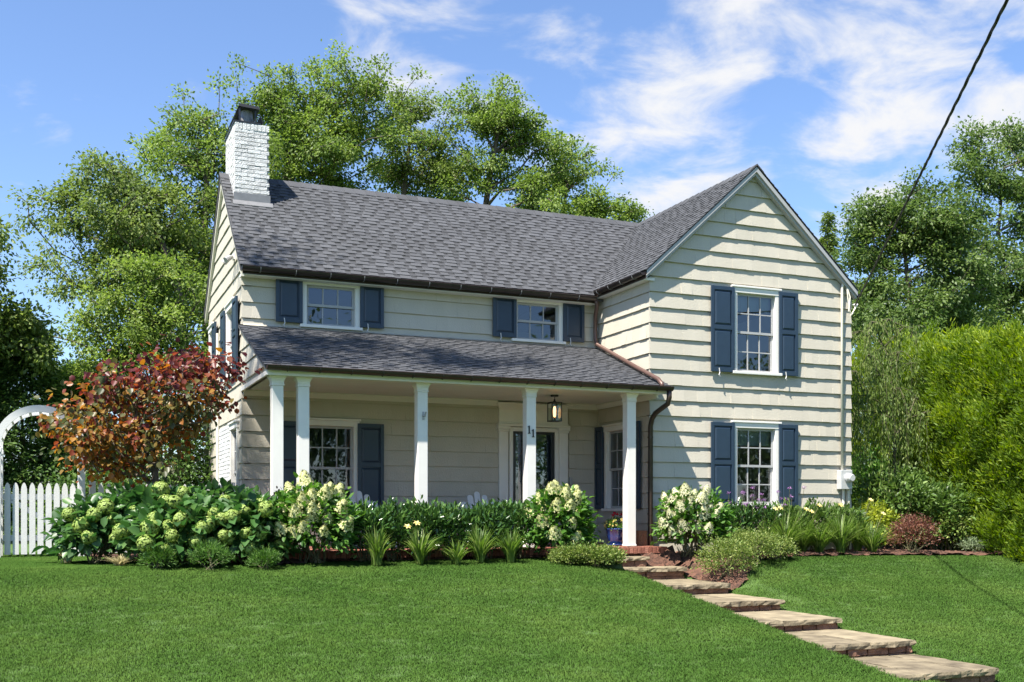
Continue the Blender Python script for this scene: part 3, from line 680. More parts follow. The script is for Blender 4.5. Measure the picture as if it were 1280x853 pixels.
while y < RY + 1.5:
    w = .27; h = random.uniform(0, .004)
    for s in (-1, 1): m.hexa([(RX, y, RZ - .012 + h), (RX, y + w, RZ - .018), (RX + s * .14, y + w, RZ - .018 - .14 * SL), (RX + s * .14, y, RZ - .012 - .14 * SL + h), (RX, y, RZ + .016 + h), (RX, y + w, RZ + .006), (RX + s * .14, y + w, RZ + .006 - .14 * SL), (RX + s * .14, y, RZ + .016 - .14 * SL + h)], random.gauss(.5, .08))
    y += .2
m.build("ridge_cap", M['roof'], wroof)
vx0 = WX0 + .0 - .066                                       # valley flashing strip
m = MB(); m.tube([(vx0 + t, EY + t, EZ + SL * t - .014) for t in (.02, 1.1, 2.2)], .016, 6); m.build("valley_flashing", M['black'], wroof)
# rake boards of the wing gable: a board and a bed mould on each slope
m = MB(); yb0 = RF + .0
for s, xe in ((-1, WX0 + .0), (1, WX1)):
    z_ = lambda x: WEZ + SL * abs(x - xe)
    m.prism([(xe, yb0 - .004, WEZ - .034), (RX, yb0 - .004, RZ - .034), (RX, yb0 - .004, RZ - .115), (xe, yb0 - .004, WEZ - .115)], (0, .03, 0))
    m.prism([(xe + s * -.0, yb0 + .03, WEZ - .10), (RX, yb0 + .03, RZ - .10), (RX, yb0 + .03, RZ - .165), (xe, yb0 + .03, WEZ - .165)], (0, .085, 0))
m.build("rake_board", M['sash'], wroof)  # shade on the pale boards is put into the colour, the darker sash grey
m = MB(); m.box(XL - .085, XL - .02, EY + .12, EY + .1201 + .0, 0, .001) if False else None
m.prism([(2.60, EY, EZ - .125), (2.60, RY, RZ - .135), (2.60, 2 * RY - EY, EZ - .125), (2.60, 2 * RY - EY, EZ - .20), (2.60, RY, RZ - .23), (2.60, EY, EZ - .20)], (.05, 0, 0)); m.build("rake_board", M['conduit'], mroof)
# soffits
m = MB(); m.box(2.62, WX0, EY + .01, YM + .05, EZ - .17, EZ - .13); m.box(WX0 + .01, XV + .05, YW - .05, EY, WEZ - .17, WEZ - .13); m.build("soffit", M['white'], house)
# porch roof
m = MB(); m.prism([(2.60, PEY, PEZ - .022), (2.60, YM + .03, PTZ - .01), (2.60, YM + .03, PTZ - .07), (2.60, PEY, PEZ - .075)], (XV - 2.60 - .03, 0, 0))
m.prism([(XV - .03, PEY, PEZ - .022), (XV - .03, YW - .04, pr(YW - .04) - .022), (XV - .03, YW - .04, pr(YW - .04) - .075), (XV - .03, PEY, PEZ - .075)], (.11, 0, 0))
proof = m.build("porch_roof", M['deck'], house)
pc = 1 / math.hypot(1, PSL); ps = PSL * pc
shingles(proof, (2.585, PEY - .02, PEZ - .028), (1, 0, 0), (0, pc, ps), (0, -ps, pc), (YM - PEY) / pc - .01, lambda v: (0, (9.03 if PEY + v * pc < YW - .05 else XV - .035) - 2.585), 3, .108, single=6)
m = MB(); m.prism([(2.66, YM - .09, PTZ - .038), (2.66, YM - .034, PTZ - .008), (2.66, YM - .03, PTZ + .012), (2.66, YM - .03, PTZ - .06)], (XV - 2.75, 0, 0)); m.build("flashing", M['siding'], proof)
# porch ceiling boards
cl = MB(); cl.box(XL + .0, XV - .03, PEY + .10, YM - .03, CEIL + .018, CEIL + .035); pc_ = cl.build("porch_ceiling", M['ceiling'], house)
y = PEY + .12
while y < YM - .04:
    m = MB(); w = min(.135, YM - .035 - y); m.box(XL + .01, XV - .035, y, y + w - .006, CEIL, CEIL + .017, random.random()); m.build("board", M['ceiling'], pc_); y += .135
m = MB(); m.prism([(XL, YM - .028, CEIL - .09), (XL, YM - .045, CEIL - .09), (XL, YM - .11, CEIL - .02), (XL, YM - .11, CEIL - .002), (XL, YM - .028, CEIL - .002)], (XV - XL - .03, 0, 0))
m.prism([(XV - .028, YM - .1, CEIL - .09), (XV - .045, YM - .1, CEIL - .09), (XV - .10, YM - .1, CEIL - .02), (XV - .10, YM - .1, CEIL - .002), (XV - .028, YM - .1, CEIL - .002)], (0, YW - YM + .1 - .3, 0))
m.build("crown_moulding", M['ceiling'], house)
m = MB(); m.box(XL - .03, XV + .05, PEY + .02, PEY + .05, CEIL - .035, PEZ - .07); m.box(XL + .0, XV - .03, PEY + .051, PEY + .30, CEIL - .03, CEIL - .002); m.build("fascia", M['white'], house, bevel=.004)
# gutters: half round troughs with straps
def gutter(p0, p1, rad, side, mt, strap=.55):
    p0, p1 = Vector(p0), Vector(p1); d = (p1 - p0).normalized(); s = Vector(side); n = 9; prof = []
    for k in range(n + 1): a = math.pi * k / n; prof.append((math.cos(a) * rad, -math.sin(a) * rad))
    prof += [(math.cos(math.pi * k / n) * (rad - .006), -math.sin(math.pi * k / n) * (rad - .006) + .001) for k in range(n, -1, -1)]
    m = MB(); m.prism([p0 + s * a + Vector((0, 0, b)) for a, b in prof], p1 - p0)
    for q in (p0, p1): m.prism([q + s * a + Vector((0, 0, b)) for a, b in prof[:n + 1]], d * (.004 if q is p0 else -.004))
    m.tube([p0 + s * rad + Vector((0, 0, .002)), p1 + s * rad + Vector((0, 0, .002))], .009, 6)
    g = m.build("gutter", mt, house)
    L_ = (p1 - p0).length; k = .28
    while k < L_:
        q = p0 + d * k; m = MB()
        m.tube([q + s * (math.cos(a) * (rad + .006)) + Vector((0, 0, -math.sin(a) * (rad + .006))) for a in np.linspace(0, math.pi, 9)], .0065, 5); m.build("strap", M['lead'] if mt is M['gutter'] else M['black'], g); k += strap
    return g
gutter((2.60, EY - .075, EZ - .065), (WX0 - .06, EY - .075, EZ - .075), .066, (0, -1, 0), M['gutter'])
gutter((WX0 - .052, RF + .03, WEZ - .07), (WX0 - .052, EY - .075, WEZ - .08), .052, (-1, 0, 0), M['gutter'], .42)
gutter((2.61, PEY - .075, PEZ - .035), (XV + .075, PEY - .075, PEZ - .05), .062, (0, -1, 0), M['bronze'], .45)
gutter((WX1 + .05, RF + .02, WEZ - .085), (WX1 + .05, YB, WEZ - .095), .055, (1, 0, 0), M['gutter'], .8)
m = MB(); m.box(2.62, WX0 - .02, EY - .004, EY + .012, EZ - .16, EZ - .04); m.box(WX0 - .006, WX0 + .008, RF + .03, EY, WEZ - .16, WEZ - .04); m.build("fascia", M['bronze'], house)
# downspouts
cx, cy = XV - .10, YM - .10
def roofz(y): return pr(y) + .045
m = MB(); m.tube([(WX0 - .05, EY - .07, EZ - .11), (WX0 - .02, EY - .06, EZ - .2), (cx, cy, EZ - .36), (cx, cy, roofz(cy) + .12), (cx + .005, cy - .05, roofz(cy - .05) + .03), (cx + .015, YW + .35, roofz(YW + .35) + .01), (cx + .01, YW - .02, roofz(YW - .02) + .015), (cx - .0, PEY + .06, roofz(PEY + .06) + .02), (cx - .0, PEY - .05, PEZ + .0), (cx, PEY - .07, PEZ - .05)], .036, 10)
m.build("downspout", M['copper'], house, smooth=True)
ex = XV + .02
m = MB(); m.tube([(ex, PEY - .075, PEZ - .09), (ex, PEY - .075, PEZ - .21), (ex - .005, PEY - .04, PEZ - .31), (ex - .05, YW - .22, PEZ - .43), (ex - .07, YW - .14, PEZ - .52), (ex - .072, YW - .09, PEZ - .64), (ex - .072, YW - .085, .25), (ex - .072, YW - .085, -.12)], .042, 12)
dsp = m.build("downspout", M['bronze'], house, smooth=True)
for z in (1.75, .5):
    m = MB(); m.lathe((ex - .072, YW - .085, z), [(.047, 0), (.047, .03)], 14); m.build("band", M['bronze'], dsp)

# ------------------------------------------------------------------ chimney
CX0, CX1, CY0, CY1, CZ0, CZ1 = 2.73, 3.30, 18.46, 19.57, 5.15, 7.13
m = MB(); m.box(CX0 + .012, CX1 - .012, CY0 + .012, CY1 - .012, CZ0, CZ1 - .02); chim = m.build("chimney", M['wmortar'], house)
r = random.Random(8); row = 0; z = CZ0 + .035 + .13
while z < CZ1 - .12:
    off = .108 if row % 2 else .0
    for (fixed, lo, hi, axis) in ((CY0 + .045, CX0, CX1, 0), (CX0 + .045, CY0 + .10, CY1, 1), (CX1 - .045, CY0 + .10, CY1, 1)):
        u = lo - off
        while u < hi - .02:
            a, b = max(u, lo), min(u + .205, hi)
            if b - a > .03:
                L_ = round(b - a, 2)
                if axis == 0: brick_obj(chim, ((a + b) / 2, fixed + r.uniform(-.003, .003), z), (L_, .09, .057), M['wbrick'], r)
                else: brick_obj(chim, (fixed + r.uniform(-.004, .004), (a + b) / 2, z), (.09, L_, .057), M['wbrick'], r)
            u += .2165
    z += .0672; row += 1
x = CX0 + .03
while x < CX1 - .02:
    brick_obj(chim, (x, CY0 + .05, CZ1 - .055), (.056, .11, .105), M['wbrick'], r); x += .0638
y = CY0 + .14
while y < CY1 - .02:
    for X in (CX0 + .05, CX1 - .05): brick_obj(chim, (X, y, CZ1 - .055), (.11, .056, .105), M['wbrick'], r)
    y += .0638
rz = lambda Y: EZ + SL * (Y - EY)
m = MB(); m.prism([(CX0 - .02, CY0 - .014, rz(CY0) - .01), (CX1 + .02, CY0 - .014, rz(CY0) - .01), (CX1 + .02, CY0 - .014, rz(CY0) + .16), (CX0 - .02, CY0 - .014, rz(CY0) + .16)], (0, .02, 0))
m.build("flashing", M['lead'], chim)
m = MB(); m.prism([(CX0 - .04, CY0 - .07, rz(CY0 - .07) - .002), (CX1 + .06, CY0 - .07, rz(CY0 - .07) - .002), (CX1 + .06, CY0 - .015, rz(CY0 - .015) + .03), (CX0 - .04, CY0 - .015, rz(CY0 - .015) + .03)], (0, -.006, .012)); m.build("apron", M['lead'], chim)
cap = MB(); cxm = (CX0 + CX1) / 2 - .06; cyc = (CY0 + CY1) / 2 - .05
cap.box(CX0 - .02, CX1 - .14, CY0 - .01, CY1 + .02, CZ1 + .001, CZ1 + .028)
for sx in (-1, 1):
    cap.hexa([(cxm + sx * .25, CY0 + .05, CZ1 + .05), (cxm + sx * .26, CY0 + .05, CZ1 + .06), (cxm + sx * .26, CY1 - .05, CZ1 + .06), (cxm + sx * .25, CY1 - .05, CZ1 + .05),
              (cxm + sx * .20, CY0 + .05, CZ1 + .16), (cxm + sx * .21, CY0 + .05, CZ1 + .17), (cxm + sx * .21, CY1 - .05, CZ1 + .17), (cxm + sx * .20, CY1 - .05, CZ1 + .16)])
cap.hexa([(cxm - .16, CY0 + .04, CZ1 + .29), (cxm + .20, CY0 + .04, CZ1 + .27), (cxm + .20, CY1 - .04, CZ1 + .27), (cxm - .16, CY1 - .04, CZ1 + .29), (cxm - .14, CY0 + .06, CZ1 + .345), (cxm + .18, CY0 + .06, CZ1 + .325), (cxm + .18, CY1 - .06, CZ1 + .325), (cxm - .14, CY1 - .06, CZ1 + .345)])
for a in (cxm - .13, cxm + .13):
    for b in (CY0 + .1, CY1 - .1): cap.box(a - .014, a + .014, b - .014, b + .014, CZ1 + .02, CZ1 + .3)
cp = cap.build("chimney_cap", M['black'], chim)
for b in (CY0 + .26, CY1 - .3):
    m = MB(); m.lathe((cxm + .01, b, CZ1 + .02), [(.115, 0), (.115, .13), (.10, .135), (.10, .26)], 18); m.build("flue", M['lead'], chim, smooth=False)

# ------------------------------------------------------------------ columns
def column(x0px, x1px, extra=None):
    a, b = atY(x0px, 560, 15.0).x, atY(x1px, 560, 15.0).x; w = .158; cxx = (a + b) / 2; cyy = 15.0 + w / 2; h = w / 2
    m = MB(); m.box(cxx - h, cxx + h, cyy - h, cyy + h, .012, CEIL - .16); m.box(cxx - h - .008, cxx + h + .008, cyy - h - .008, cyy + h + .008, .002, .03)
    o = m.build("column", M['white'], house, bevel=.007)
    m = MB(); zz = CEIL - .16
    prev = h
    for dz_, e in ((.0, .004), (.012, .012), (.025, .004), (.06, .006), (.10, .028), (.13, .040)):
        pass
    prof = [(h + .010, 0), (h + .010, .018), (h + .003, .022), (h + .006, .06), (h + .022, .10), (h + .038, .118), (h + .038, .129)]
    rings = [[m.P((cxx + sx * q, cyy + sy * q, zz + dzz)) for sx, sy in ((-1, -1), (1, -1), (1, 1), (-1, 1))] for q, dzz in prof]
    for k in range(len(rings) - 1):
        for j in range(4): m.face((rings[k][j], rings[k][(j + 1) % 4], rings[k + 1][(j + 1) % 4], rings[k + 1][j]))
    m.face(rings[0][::-1]); m.face(rings[-1]); m.build("capital", M['white'], o)
    return o, cxx
column(339.7, 355.1); column(372.5, 387.2)
c3, c3x = column(521.3, 535.6); c4, c4x = column(658.2, 670.4); column(784.0, 795.3)
yf = 15.0 - .004
for (px, py) in ((661.2, 537), (666.2, 541.5)):                     # the house number
    p = atY(px, py, 15.0); hgt = .115; m = MB()
    pts = [(-.008, 0), (.010, 0), (.010, 1), (-.004, 1), (-.024, .84), (-.022, .76), (-.008, .86)]
    m.prism([(p.x + a, yf, p.z + (b - .5) * hgt) for a, b in pts], (0, -.012, 0)); m.box(p.x - .020, p.x + .022, yf - .011, yf + .001, p.z - .5 * hgt - .008, p.z - .5 * hgt + .004)
    m.build("house_number", M['black'], c4)
p = atY(529, 520, 15.0); m = MB(); m.box(p.x - .016, p.x + .016, yf - .006, yf + .002, p.z - .06, p.z + .06); m.tube([(p.x, yf, p.z), (p.x + .005, yf - .06, p.z - .01), (p.x + .012, yf - .09, p.z + .05)], .013, 8); m.build("flag_bracket", M['sash'], c3)

# ------------------------------------------------------------------ brick porch floor
m = MB(); m.box(XL + .02, XV - .03, 14.86, YM, -.35, -.012); pf = tag(m.build("porch_floor", M['mortar']), "red brick porch floor with a row of edge bricks", kind="structure")
r = random.Random(3); x = XL + .05
while x < XV - .05:
    brick_obj(pf, (x, 14.845 + r.uniform(-.004, .004), -.052 + r.uniform(-.003, .003)), (.06, .20, .10), M['rbrick'], r); x += .0685
y = 14.95 + .055
for k in range(3):
    x = XL + .1 + (.1 if k % 2 else 0)
    while x < XV - .1:
        brick_obj(pf, (x, y + .05, -.03), (.2, .095, .06), M['rbrick'], r); x += .211
    y += .106
m = MB(); m.box(XL + .03, XV - .04, y + .01, YM - .002, -.011, -.004); m.build("paving", M['rbrick'], pf)
m = MB(); m.box(XL + .03, XV - .06, 14.83, 14.90, -.34, -.106); m.build("foundation", M['rise'], pf)

# ------------------------------------------------------------------ things on and around the porch
lp = atD(693.2, 494, 17.6); LX, LY = lp.x, lp.y
lan = thing("porch_lantern", (LX, LY, CEIL - .45), "black framed glass lantern with glowing bulb hanging from the porch ceiling", "lantern")
m = MB(); m.lathe((LX, LY, CEIL - .03), [(.06, .0), (.065, .012), (.065, .028)], 20); m.build("canopy", M['black'], lan)
m = MB()
for k in range(3):
    m.tube([(LX + .012 * math.cos(a) * (k % 2), LY + .012 * math.cos(a) * ((k + 1) % 2), CEIL - .055 - k * .028 + .02 * math.sin(a)) for a in np.linspace(0, 2 * math.pi, 11)], .0035, 5)
m.build("chain", M['black'], lan)
t0, b0, hw = CEIL - .135, CEIL - .44, .085
m = MB()
for sx in (-1, 1):
    for sy in (-1, 1): m.box(LX + sx * hw - .007, LX + sx * hw + .007, LY + sy * hw - .007, LY + sy * hw + .007, b0, t0)
for z in (b0, t0 - .016):
    for s in (-1, 1):
        m.box(LX - hw - .008, LX + hw + .008, LY + s * hw - .008, LY + s * hw + .008, z, z + .016); m.box(LX + s * hw - .0075, LX + s * hw + .0075, LY - hw, LY + hw, z + .001, z + .015)
m.box(LX - .095, LX + .095, LY - .095, LY + .095, t0, t0 + .012); m.lathe((LX, LY, t0 + .012), [(.05, 0), (.02, .02), (.01, .045)], 14); m.build("frame", M['black'], lan)
m = MB(); m.box(LX - .05, LX + .05, LY - .05, LY + .05, b0 + .0, b0 + .012); m.lathe((LX, LY, b0 + .012), [(.018, 0), (.018, .06)], 12); m.build("bulb_holder", M['black'], lan)
m = MB(); m.lathe((LX, LY, b0 + .072), [(.010, 0), (.021, .03), (.024, .11), (.018, .165), (.006, .18)], 14); m.build("bulb", M['bulb'], lan, smooth=True)
for s in (-1, 1):
    m = MB(); m.poly([(LX - hw + .007, LY + s * hw, b0 + .016), (LX + hw - .007, LY + s * hw, b0 + .016), (LX + hw - .007, LY + s * hw, t0 - .016), (LX - hw + .007, LY + s * hw, t0 - .016)]); m.build("pane", M['glass'], lan, tones=False)
    m = MB(); m.poly([(LX + s * hw, LY - hw + .007, b0 + .016), (LX + s * hw, LY + hw - .007, b0 + .016), (LX + s * hw, LY + hw - .007, t0 - .016), (LX + s * hw, LY - hw + .007, t0 - .016)]); m.build("pane", M['glass'], lan, tones=False)

def adirondack(x, y, label, rot):
    root = thing("adirondack_chair", (x, y, 0), label, "chair", "white chairs on the porch"); root.rotation_euler = (0, 0, rot); root.scale = (1.07, 1.07, 1.07)
    def part(nm, m, bev=.004):
        o = m.build(nm, M['fence'], None, bevel=bev); loc = WL[o.name].copy(); o.parent = root; o.location = loc
    for k in range(5):
        m = MB(); xx = (k - 2) * .105; top = .86 - abs(k - 2) ** 1.6 * .055; fan = (k - 2) * .012
        pts = [(-.046, 0), (.046, 0), (.046, top - .32)] + [(.046 * math.cos(a), top - .32 + .046 * math.sin(a)) for a in np.linspace(0.3, math.pi - .3, 7)] + [(-.046, top - .32)]
        m.prism([(xx + a + fan * b * 2, .12 + b * .36, .28 + b * .94) for a, b in pts], (0, .02, -.008)); part("back_slat", m)
    for k in range(6):
        m = MB(); t = k / 5; m.box(-.27, .27, lerp(-.40, .10, t), lerp(-.40, .10, t) + .085, lerp(.36, .25, t), lerp(.36, .25, t) + .02); part("seat_slat", m)
    for s in (-1, 1):
        m = MB(); m.box(s * .35 - .065, s * .35 + .065, -.46, .30, .545, .567); part("armrest", m)
        m = MB(); m.box(s * .30 - .02, s * .30 + .02, -.42, -.32, 0, .544); part("leg", m)
        m = MB(); m.prism([(s * .28 - .012, -.44, .26), (s * .28 - .012, -.40, .35), (s * .28 - .012, .48, .06), (s * .28 - .012, .48, 0), (s * .28 - .012, .36, 0)], (.024, 0, 0)); part("rear_leg", m)
    m = MB(); m.box(-.30, .30, .285, .31, .50, .56); part("back_rail", m)
p = atY(459, 640, 16.45); adirondack(p.x, p.y, "white adirondack chair behind the laurels in front of the porch window", .12)
p = atY(604, 640, 16.35); adirondack(p.x, p.y, "white adirondack chair just left of the front door", -.06)

# electric meter, conduit and service cable on the wing corner
q = atY(1054, 600, YW - .06)
em = thing("electric_meter", (q.x, YW - .08, q.z - .16), "grey electric meter box on the right corner of the wing", "meter")
m = MB(); m.box(q.x - .125, q.x + .125, YW - .155, YW - .031, q.z - .17, q.z + .17); m.build("meter_box", M['steel'], em, bevel=.008)
m = MB(); 
for k in range(1):
    n = 20; prof = [(.085, 0), (.085, .03), (.072, .04), (.070, .10), (.055, .12)]
    rings = [[m.P((q.x + .03 + rr * math.cos(2 * math.pi * j / n), YW - .156 - dd, q.z + .03 + rr * math.sin(2 * math.pi * j / n))) for j in range(n)] for rr, dd in prof]
    for a_ in range(len(rings) - 1):
        for j in range(n): m.face((rings[a_][j], rings[a_][(j + 1) % n], rings[a_ + 1][(j + 1) % n], rings[a_ + 1][j]))
    m.face(rings[-1])
m.build("meter_dial", M['steel'], em)
zt_ = atY(1052, 356, YW - .06).z
m = MB(); m.tube([(q.x - .03, YW - .065, q.z + .171), (q.x - .03, YW - .065, zt_ - .06), (q.x - .02, YW - .075, zt_), (q.x + .02, YW - .09, zt_ + .012), (q.x + .045, YW - .095, zt_ - .03)], .024, 12); m.build("conduit", M['conduit'], em, smooth=True)
m = MB(); m.tube([(q.x + .0, YW - .065, q.z - .171), (q.x + .0, YW - .065, -.15)], .024, 12); m.box(q.x + .08, q.x + .12, YW - .09, YW - .03, -.15, q.z - .171); m.build("lower_conduit", M['conduit'], em)
S = Vector((XR + .05, YW - .06, atY(1061, 381, YW - .06).z)); m = MB()
m.tube([S + Vector((-.05, 0, 0)), S + Vector((.02, -.05, 0))], .018, 8); m.lathe((S.x, S.y - .02, S.z - .03), [(.022, 0), (.035, .015), (.035, .045), (.022, .06)], 12); m.build("insulator", M['steel'], em)
m = MB(); hd = Vector((q.x + .045, YW - .10, zt_ - .03)); m.tube([hd, hd + Vector((.05, -.03, -.2)), hd + Vector((.02, -.03, -.45)), hd + Vector((.09, -.03, -.5)), S + Vector((-.03, -.03, -.06)), S], .012, 6)
m.tube([hd, hd + Vector((.02, -.02, -.3)), hd + Vector((.06, -.03, -.52)), S + Vector((.02, -.04, 0))], .011, 6); m.build("service_loop", M['conduit'], em)
pole = thing("utility_pole", (1.0, -4.5, g1(1, -4.5)), "weathered wooden utility pole at the street holding the black cable", "pole")
gz0 = g1(1, -4.5); m = MB(); m.tube([(1, -4.5, gz0 - .3), (1, -4.5, 4), (1, -4.5, 9.2)], [.16, .14, .11], 14); m.build("post", M['pole'], pole, smooth=True)
m = MB(); m.box(-.1, 2.1, -4.66, -4.58, 8.4, 8.52); m.build("crossarm", M['pole'], pole)
T1 = atD(1258, 2, 9.4); PE = Vector((1.0, -4.38, 7.6))
# parabola through house, the measured point and the pole
def wirep(t):
    A, B, C = S, T1, PE; tb = (B - A).length / ((B - A).length + (C - B).length)
    return A * ((t - tb) * (t - 1) / (tb)) + B * (t * (t - 1) / (tb * (tb - 1))) + C * (t * (t - tb) / (1 - tb))
m = MB(); n = 420
for k in range(3):
    path = []
    for i in range(n + 1):
        t = i / n; c = wirep(t); d = (wirep(min(1, t + .002)) - wirep(max(0, t - .002))).normalized(); s_ = d.cross(Vector((0, 0, 1))).normalized(); u_ = s_.cross(d)
        a = i * .42 + k * 2.094; path.append(c + (s_ * math.cos(a) + u_ * math.sin(a)) * .009)
    m.tube(path, .009 if k else .007, 5)
tag(m.build("power_cable", M['wire'], smooth=True), "black twisted power cable sagging from top right down to the house corner", "cable")
# flood light on the left gable
p = atX(291, 321, XL - .05); fl = thing("flood_light", tuple(p), "small white twin flood light high on the left gable wall", "light")
m = MB(); m.box(p.x - .0, p.x + .03, p.y - .06, p.y + .06, p.z - .05, p.z + .05); m.build("mount", M['white'], fl)
for s in (-1, 1):
    m = MB(); m.tube([(p.x, p.y + s * .03, p.z), (p.x - .06, p.y + s * .07, p.z - .03), (p.x - .13, p.y + s * .10, p.z - .09)], [.02, .035, .05], 10); m.build("lamp_head", M['sash'], fl)
p = atX(272.5, 400, XL - .04); m = MB(); m.tube([(XL - .045, p.y, 3.75), (XL - .045, p.y, 2.2), (XL - .045, p.y, -.1)], .03, 10); m.build("vent_pipe", M['conduit'], house)

# blue pot of flowers and the small tile box by the last column
pp = atZ(769.5, 684.0, 0.0); pp = Vector((pp.x, 15.42, 0)); pp.x = atY(769.5, 680, 15.42).x
pot = thing("flower_pot", tuple(pp), "cobalt blue glazed pot of yellow and red flowers on the porch bricks", "pot")
m = MB(); m.lathe(tuple(pp), [(.10, .03), (.115, .05), (.145, .16), (.158, .25), (.170, .262), (.170, .285), (.15, .285), (.145, .25)], 28); m.build("bowl", M['cobalt'], pot, smooth=True)
m = MB(); m.lathe(tuple(pp), [(.15, .002), (.16, .012), (.165, .03), (.11, .031)], 28); m.build("saucer", M['cobalt'], pot, smooth=True)
tb = atY(801.5, 684, 15.25); m = MB(); m.box(tb.x - .075, tb.x + .075, 15.20, 15.34, 0.002, .22)
tl = m.build("planter_box", M['terra']); tag(tl, "small square terracotta planter between the last column and the downspout", "planter")
m = MB()
for s in (-1, 1):
    m.tube([(tb.x - .06, 15.198, .11 + s * .0), (tb.x, 15.198, .11 + s * .085)], .008, 5); m.tube([(tb.x + .06, 15.198, .11), (tb.x, 15.198, .11 + s * .085)], .008, 5)
m.build("diamond_relief", M['terra'], tl)
tl_rim = MB(); tl_rim.box(tb.x - .083, tb.x + .083, 15.192, 15.348, .221, .245); tl_rim.build("rim", M['terra'], tl)

# ------------------------------------------------------------------ picket fence, gate and arbor
FY = 17.5
XA0, XA1 = atY(-3, 600, FY).x, atY(102, 600, FY).x
def picket(parent, x, z0, z1, y, w=.082):
    m = MB(); h = w / 2; pts = [(-h, z0), (h, z0), (h, z1 - .11), (h * .82, z1 - .06), (h * .42, z1 - .018), (0, z1), (-h * .42, z1 - .018), (-h * .82, z1 - .06), (-h, z1 - .11)]
    m.prism([(x + a, y, b) for a, b in pts], (0, .019, 0), random.random()); m.build("picket", M['fence'], parent)
gt = thing("garden_gate", ((XA0 + XA1) / 2, FY, -.1), "white picket garden gate under the arched arbor", "gate")
x = atY(9.4, 600, FY).x; dxp = atY(19.8, 600, FY).x - x
while x < XA1 - .08: picket(gt, x, g1(x, FY) + .05, .985, FY - .045); x += dxp
for z in (.12, .73):
    m = MB(); m.box(XA0 + .07, XA1 - .06, FY - .024, FY + .014, z, z + .085); m.build("rail", M['fence'], gt)
m = MB(); m.prism([(XA0 + .12, FY - .0235, .72), (XA0 + .25, FY - .0235, .72), (XA1 - .1, FY - .0235, .21), (XA1 - .23, FY - .0235, .21)], (0, .03, 0)); m.build("brace", M['fence'], gt)
def fence_panel(x0, x1, label):
    f = thing("picket_fence", ((x0 + x1) / 2, FY, -.1), label, "fence")
    x = x0 + .07
    while x < x1 - .04: picket(f, x, g1(x, FY) + .05, .985, FY - .045); x += dxp
    for z in (.12, .73):
        m = MB(); m.box(x0, x1, FY - .024, FY + .014, z, z + .085); m.build("rail", M['fence'], f)
    for xx in (x0 + .02, x1 - .06):
        m = MB(); m.box(xx, xx + .09, FY + .016, FY + .10, -.3, 1.02); m.build("post", M['fence'], f)
fence_panel(XA1 + .09, XL - .1, "white picket fence between the arbor and the house, behind the red tree")
fence_panel(XA0 - 3.6, XA0 - .09, "white picket fence running left from the arbor")
ar = thing("garden_arbor", ((XA0 + XA1) / 2, FY, -.15), "white arched garden arbor over the picket gate", "arbor")
xc = (XA0 + XA1) / 2; R0 = (XA1 - XA0) / 2; zs = 2.13 - R0 - .05
for y in (FY - .12, FY + .50):
    m = MB(); n = 22
    for (r0, r1, yy, th) in ((R0 - .045, R0 + .055, y, .04),):
        for k in range(n):
            a, b = math.pi * k / n, math.pi * (k + 1) / n
            P_ = lambda rr, an, yq: (xc + rr * math.cos(an), yq, zs + rr * math.sin(an))
            m.hexa([P_(r0, a, yy), P_(r1, a, yy), P_(r1, b, yy), P_(r0, b, yy), P_(r0, a, yy + th), P_(r1, a, yy + th), P_(r1, b, yy + th), P_(r0, b, yy + th)])
    m.build("arch", M['fence'], ar)
    for s in (-1, 1):
        m = MB(); m.box(xc + s * R0 - .05, xc + s * R0 + .05, y - .03, y + .065, -.3, zs + .02); m.box(xc + s * R0 - .06, xc + s * R0 + .06, y - .04, y + .075, zs - .08, zs - .02); m.build("post", M['fence'], ar, bevel=.005)
for k in range(1, 12):
    a = math.pi * k / 12; m = MB(); c_, s_ = math.cos(a), math.sin(a); rr = R0 - .03
    m.tube([(xc + rr * c_, FY - .085, zs + rr * s_), (xc + rr * c_, FY + .50, zs + rr * s_)], .02, 4); m.build("slat", M['fence'], ar)
for s in (-1, 1):
    for k in range(7):
        z = .15 + k * .2; m = MB(); m.box(xc + s * R0 - .012, xc + s * R0 + .012, FY - .055, FY + .50, z, z + .035); m.build("lattice_slat", M['fence'], ar)
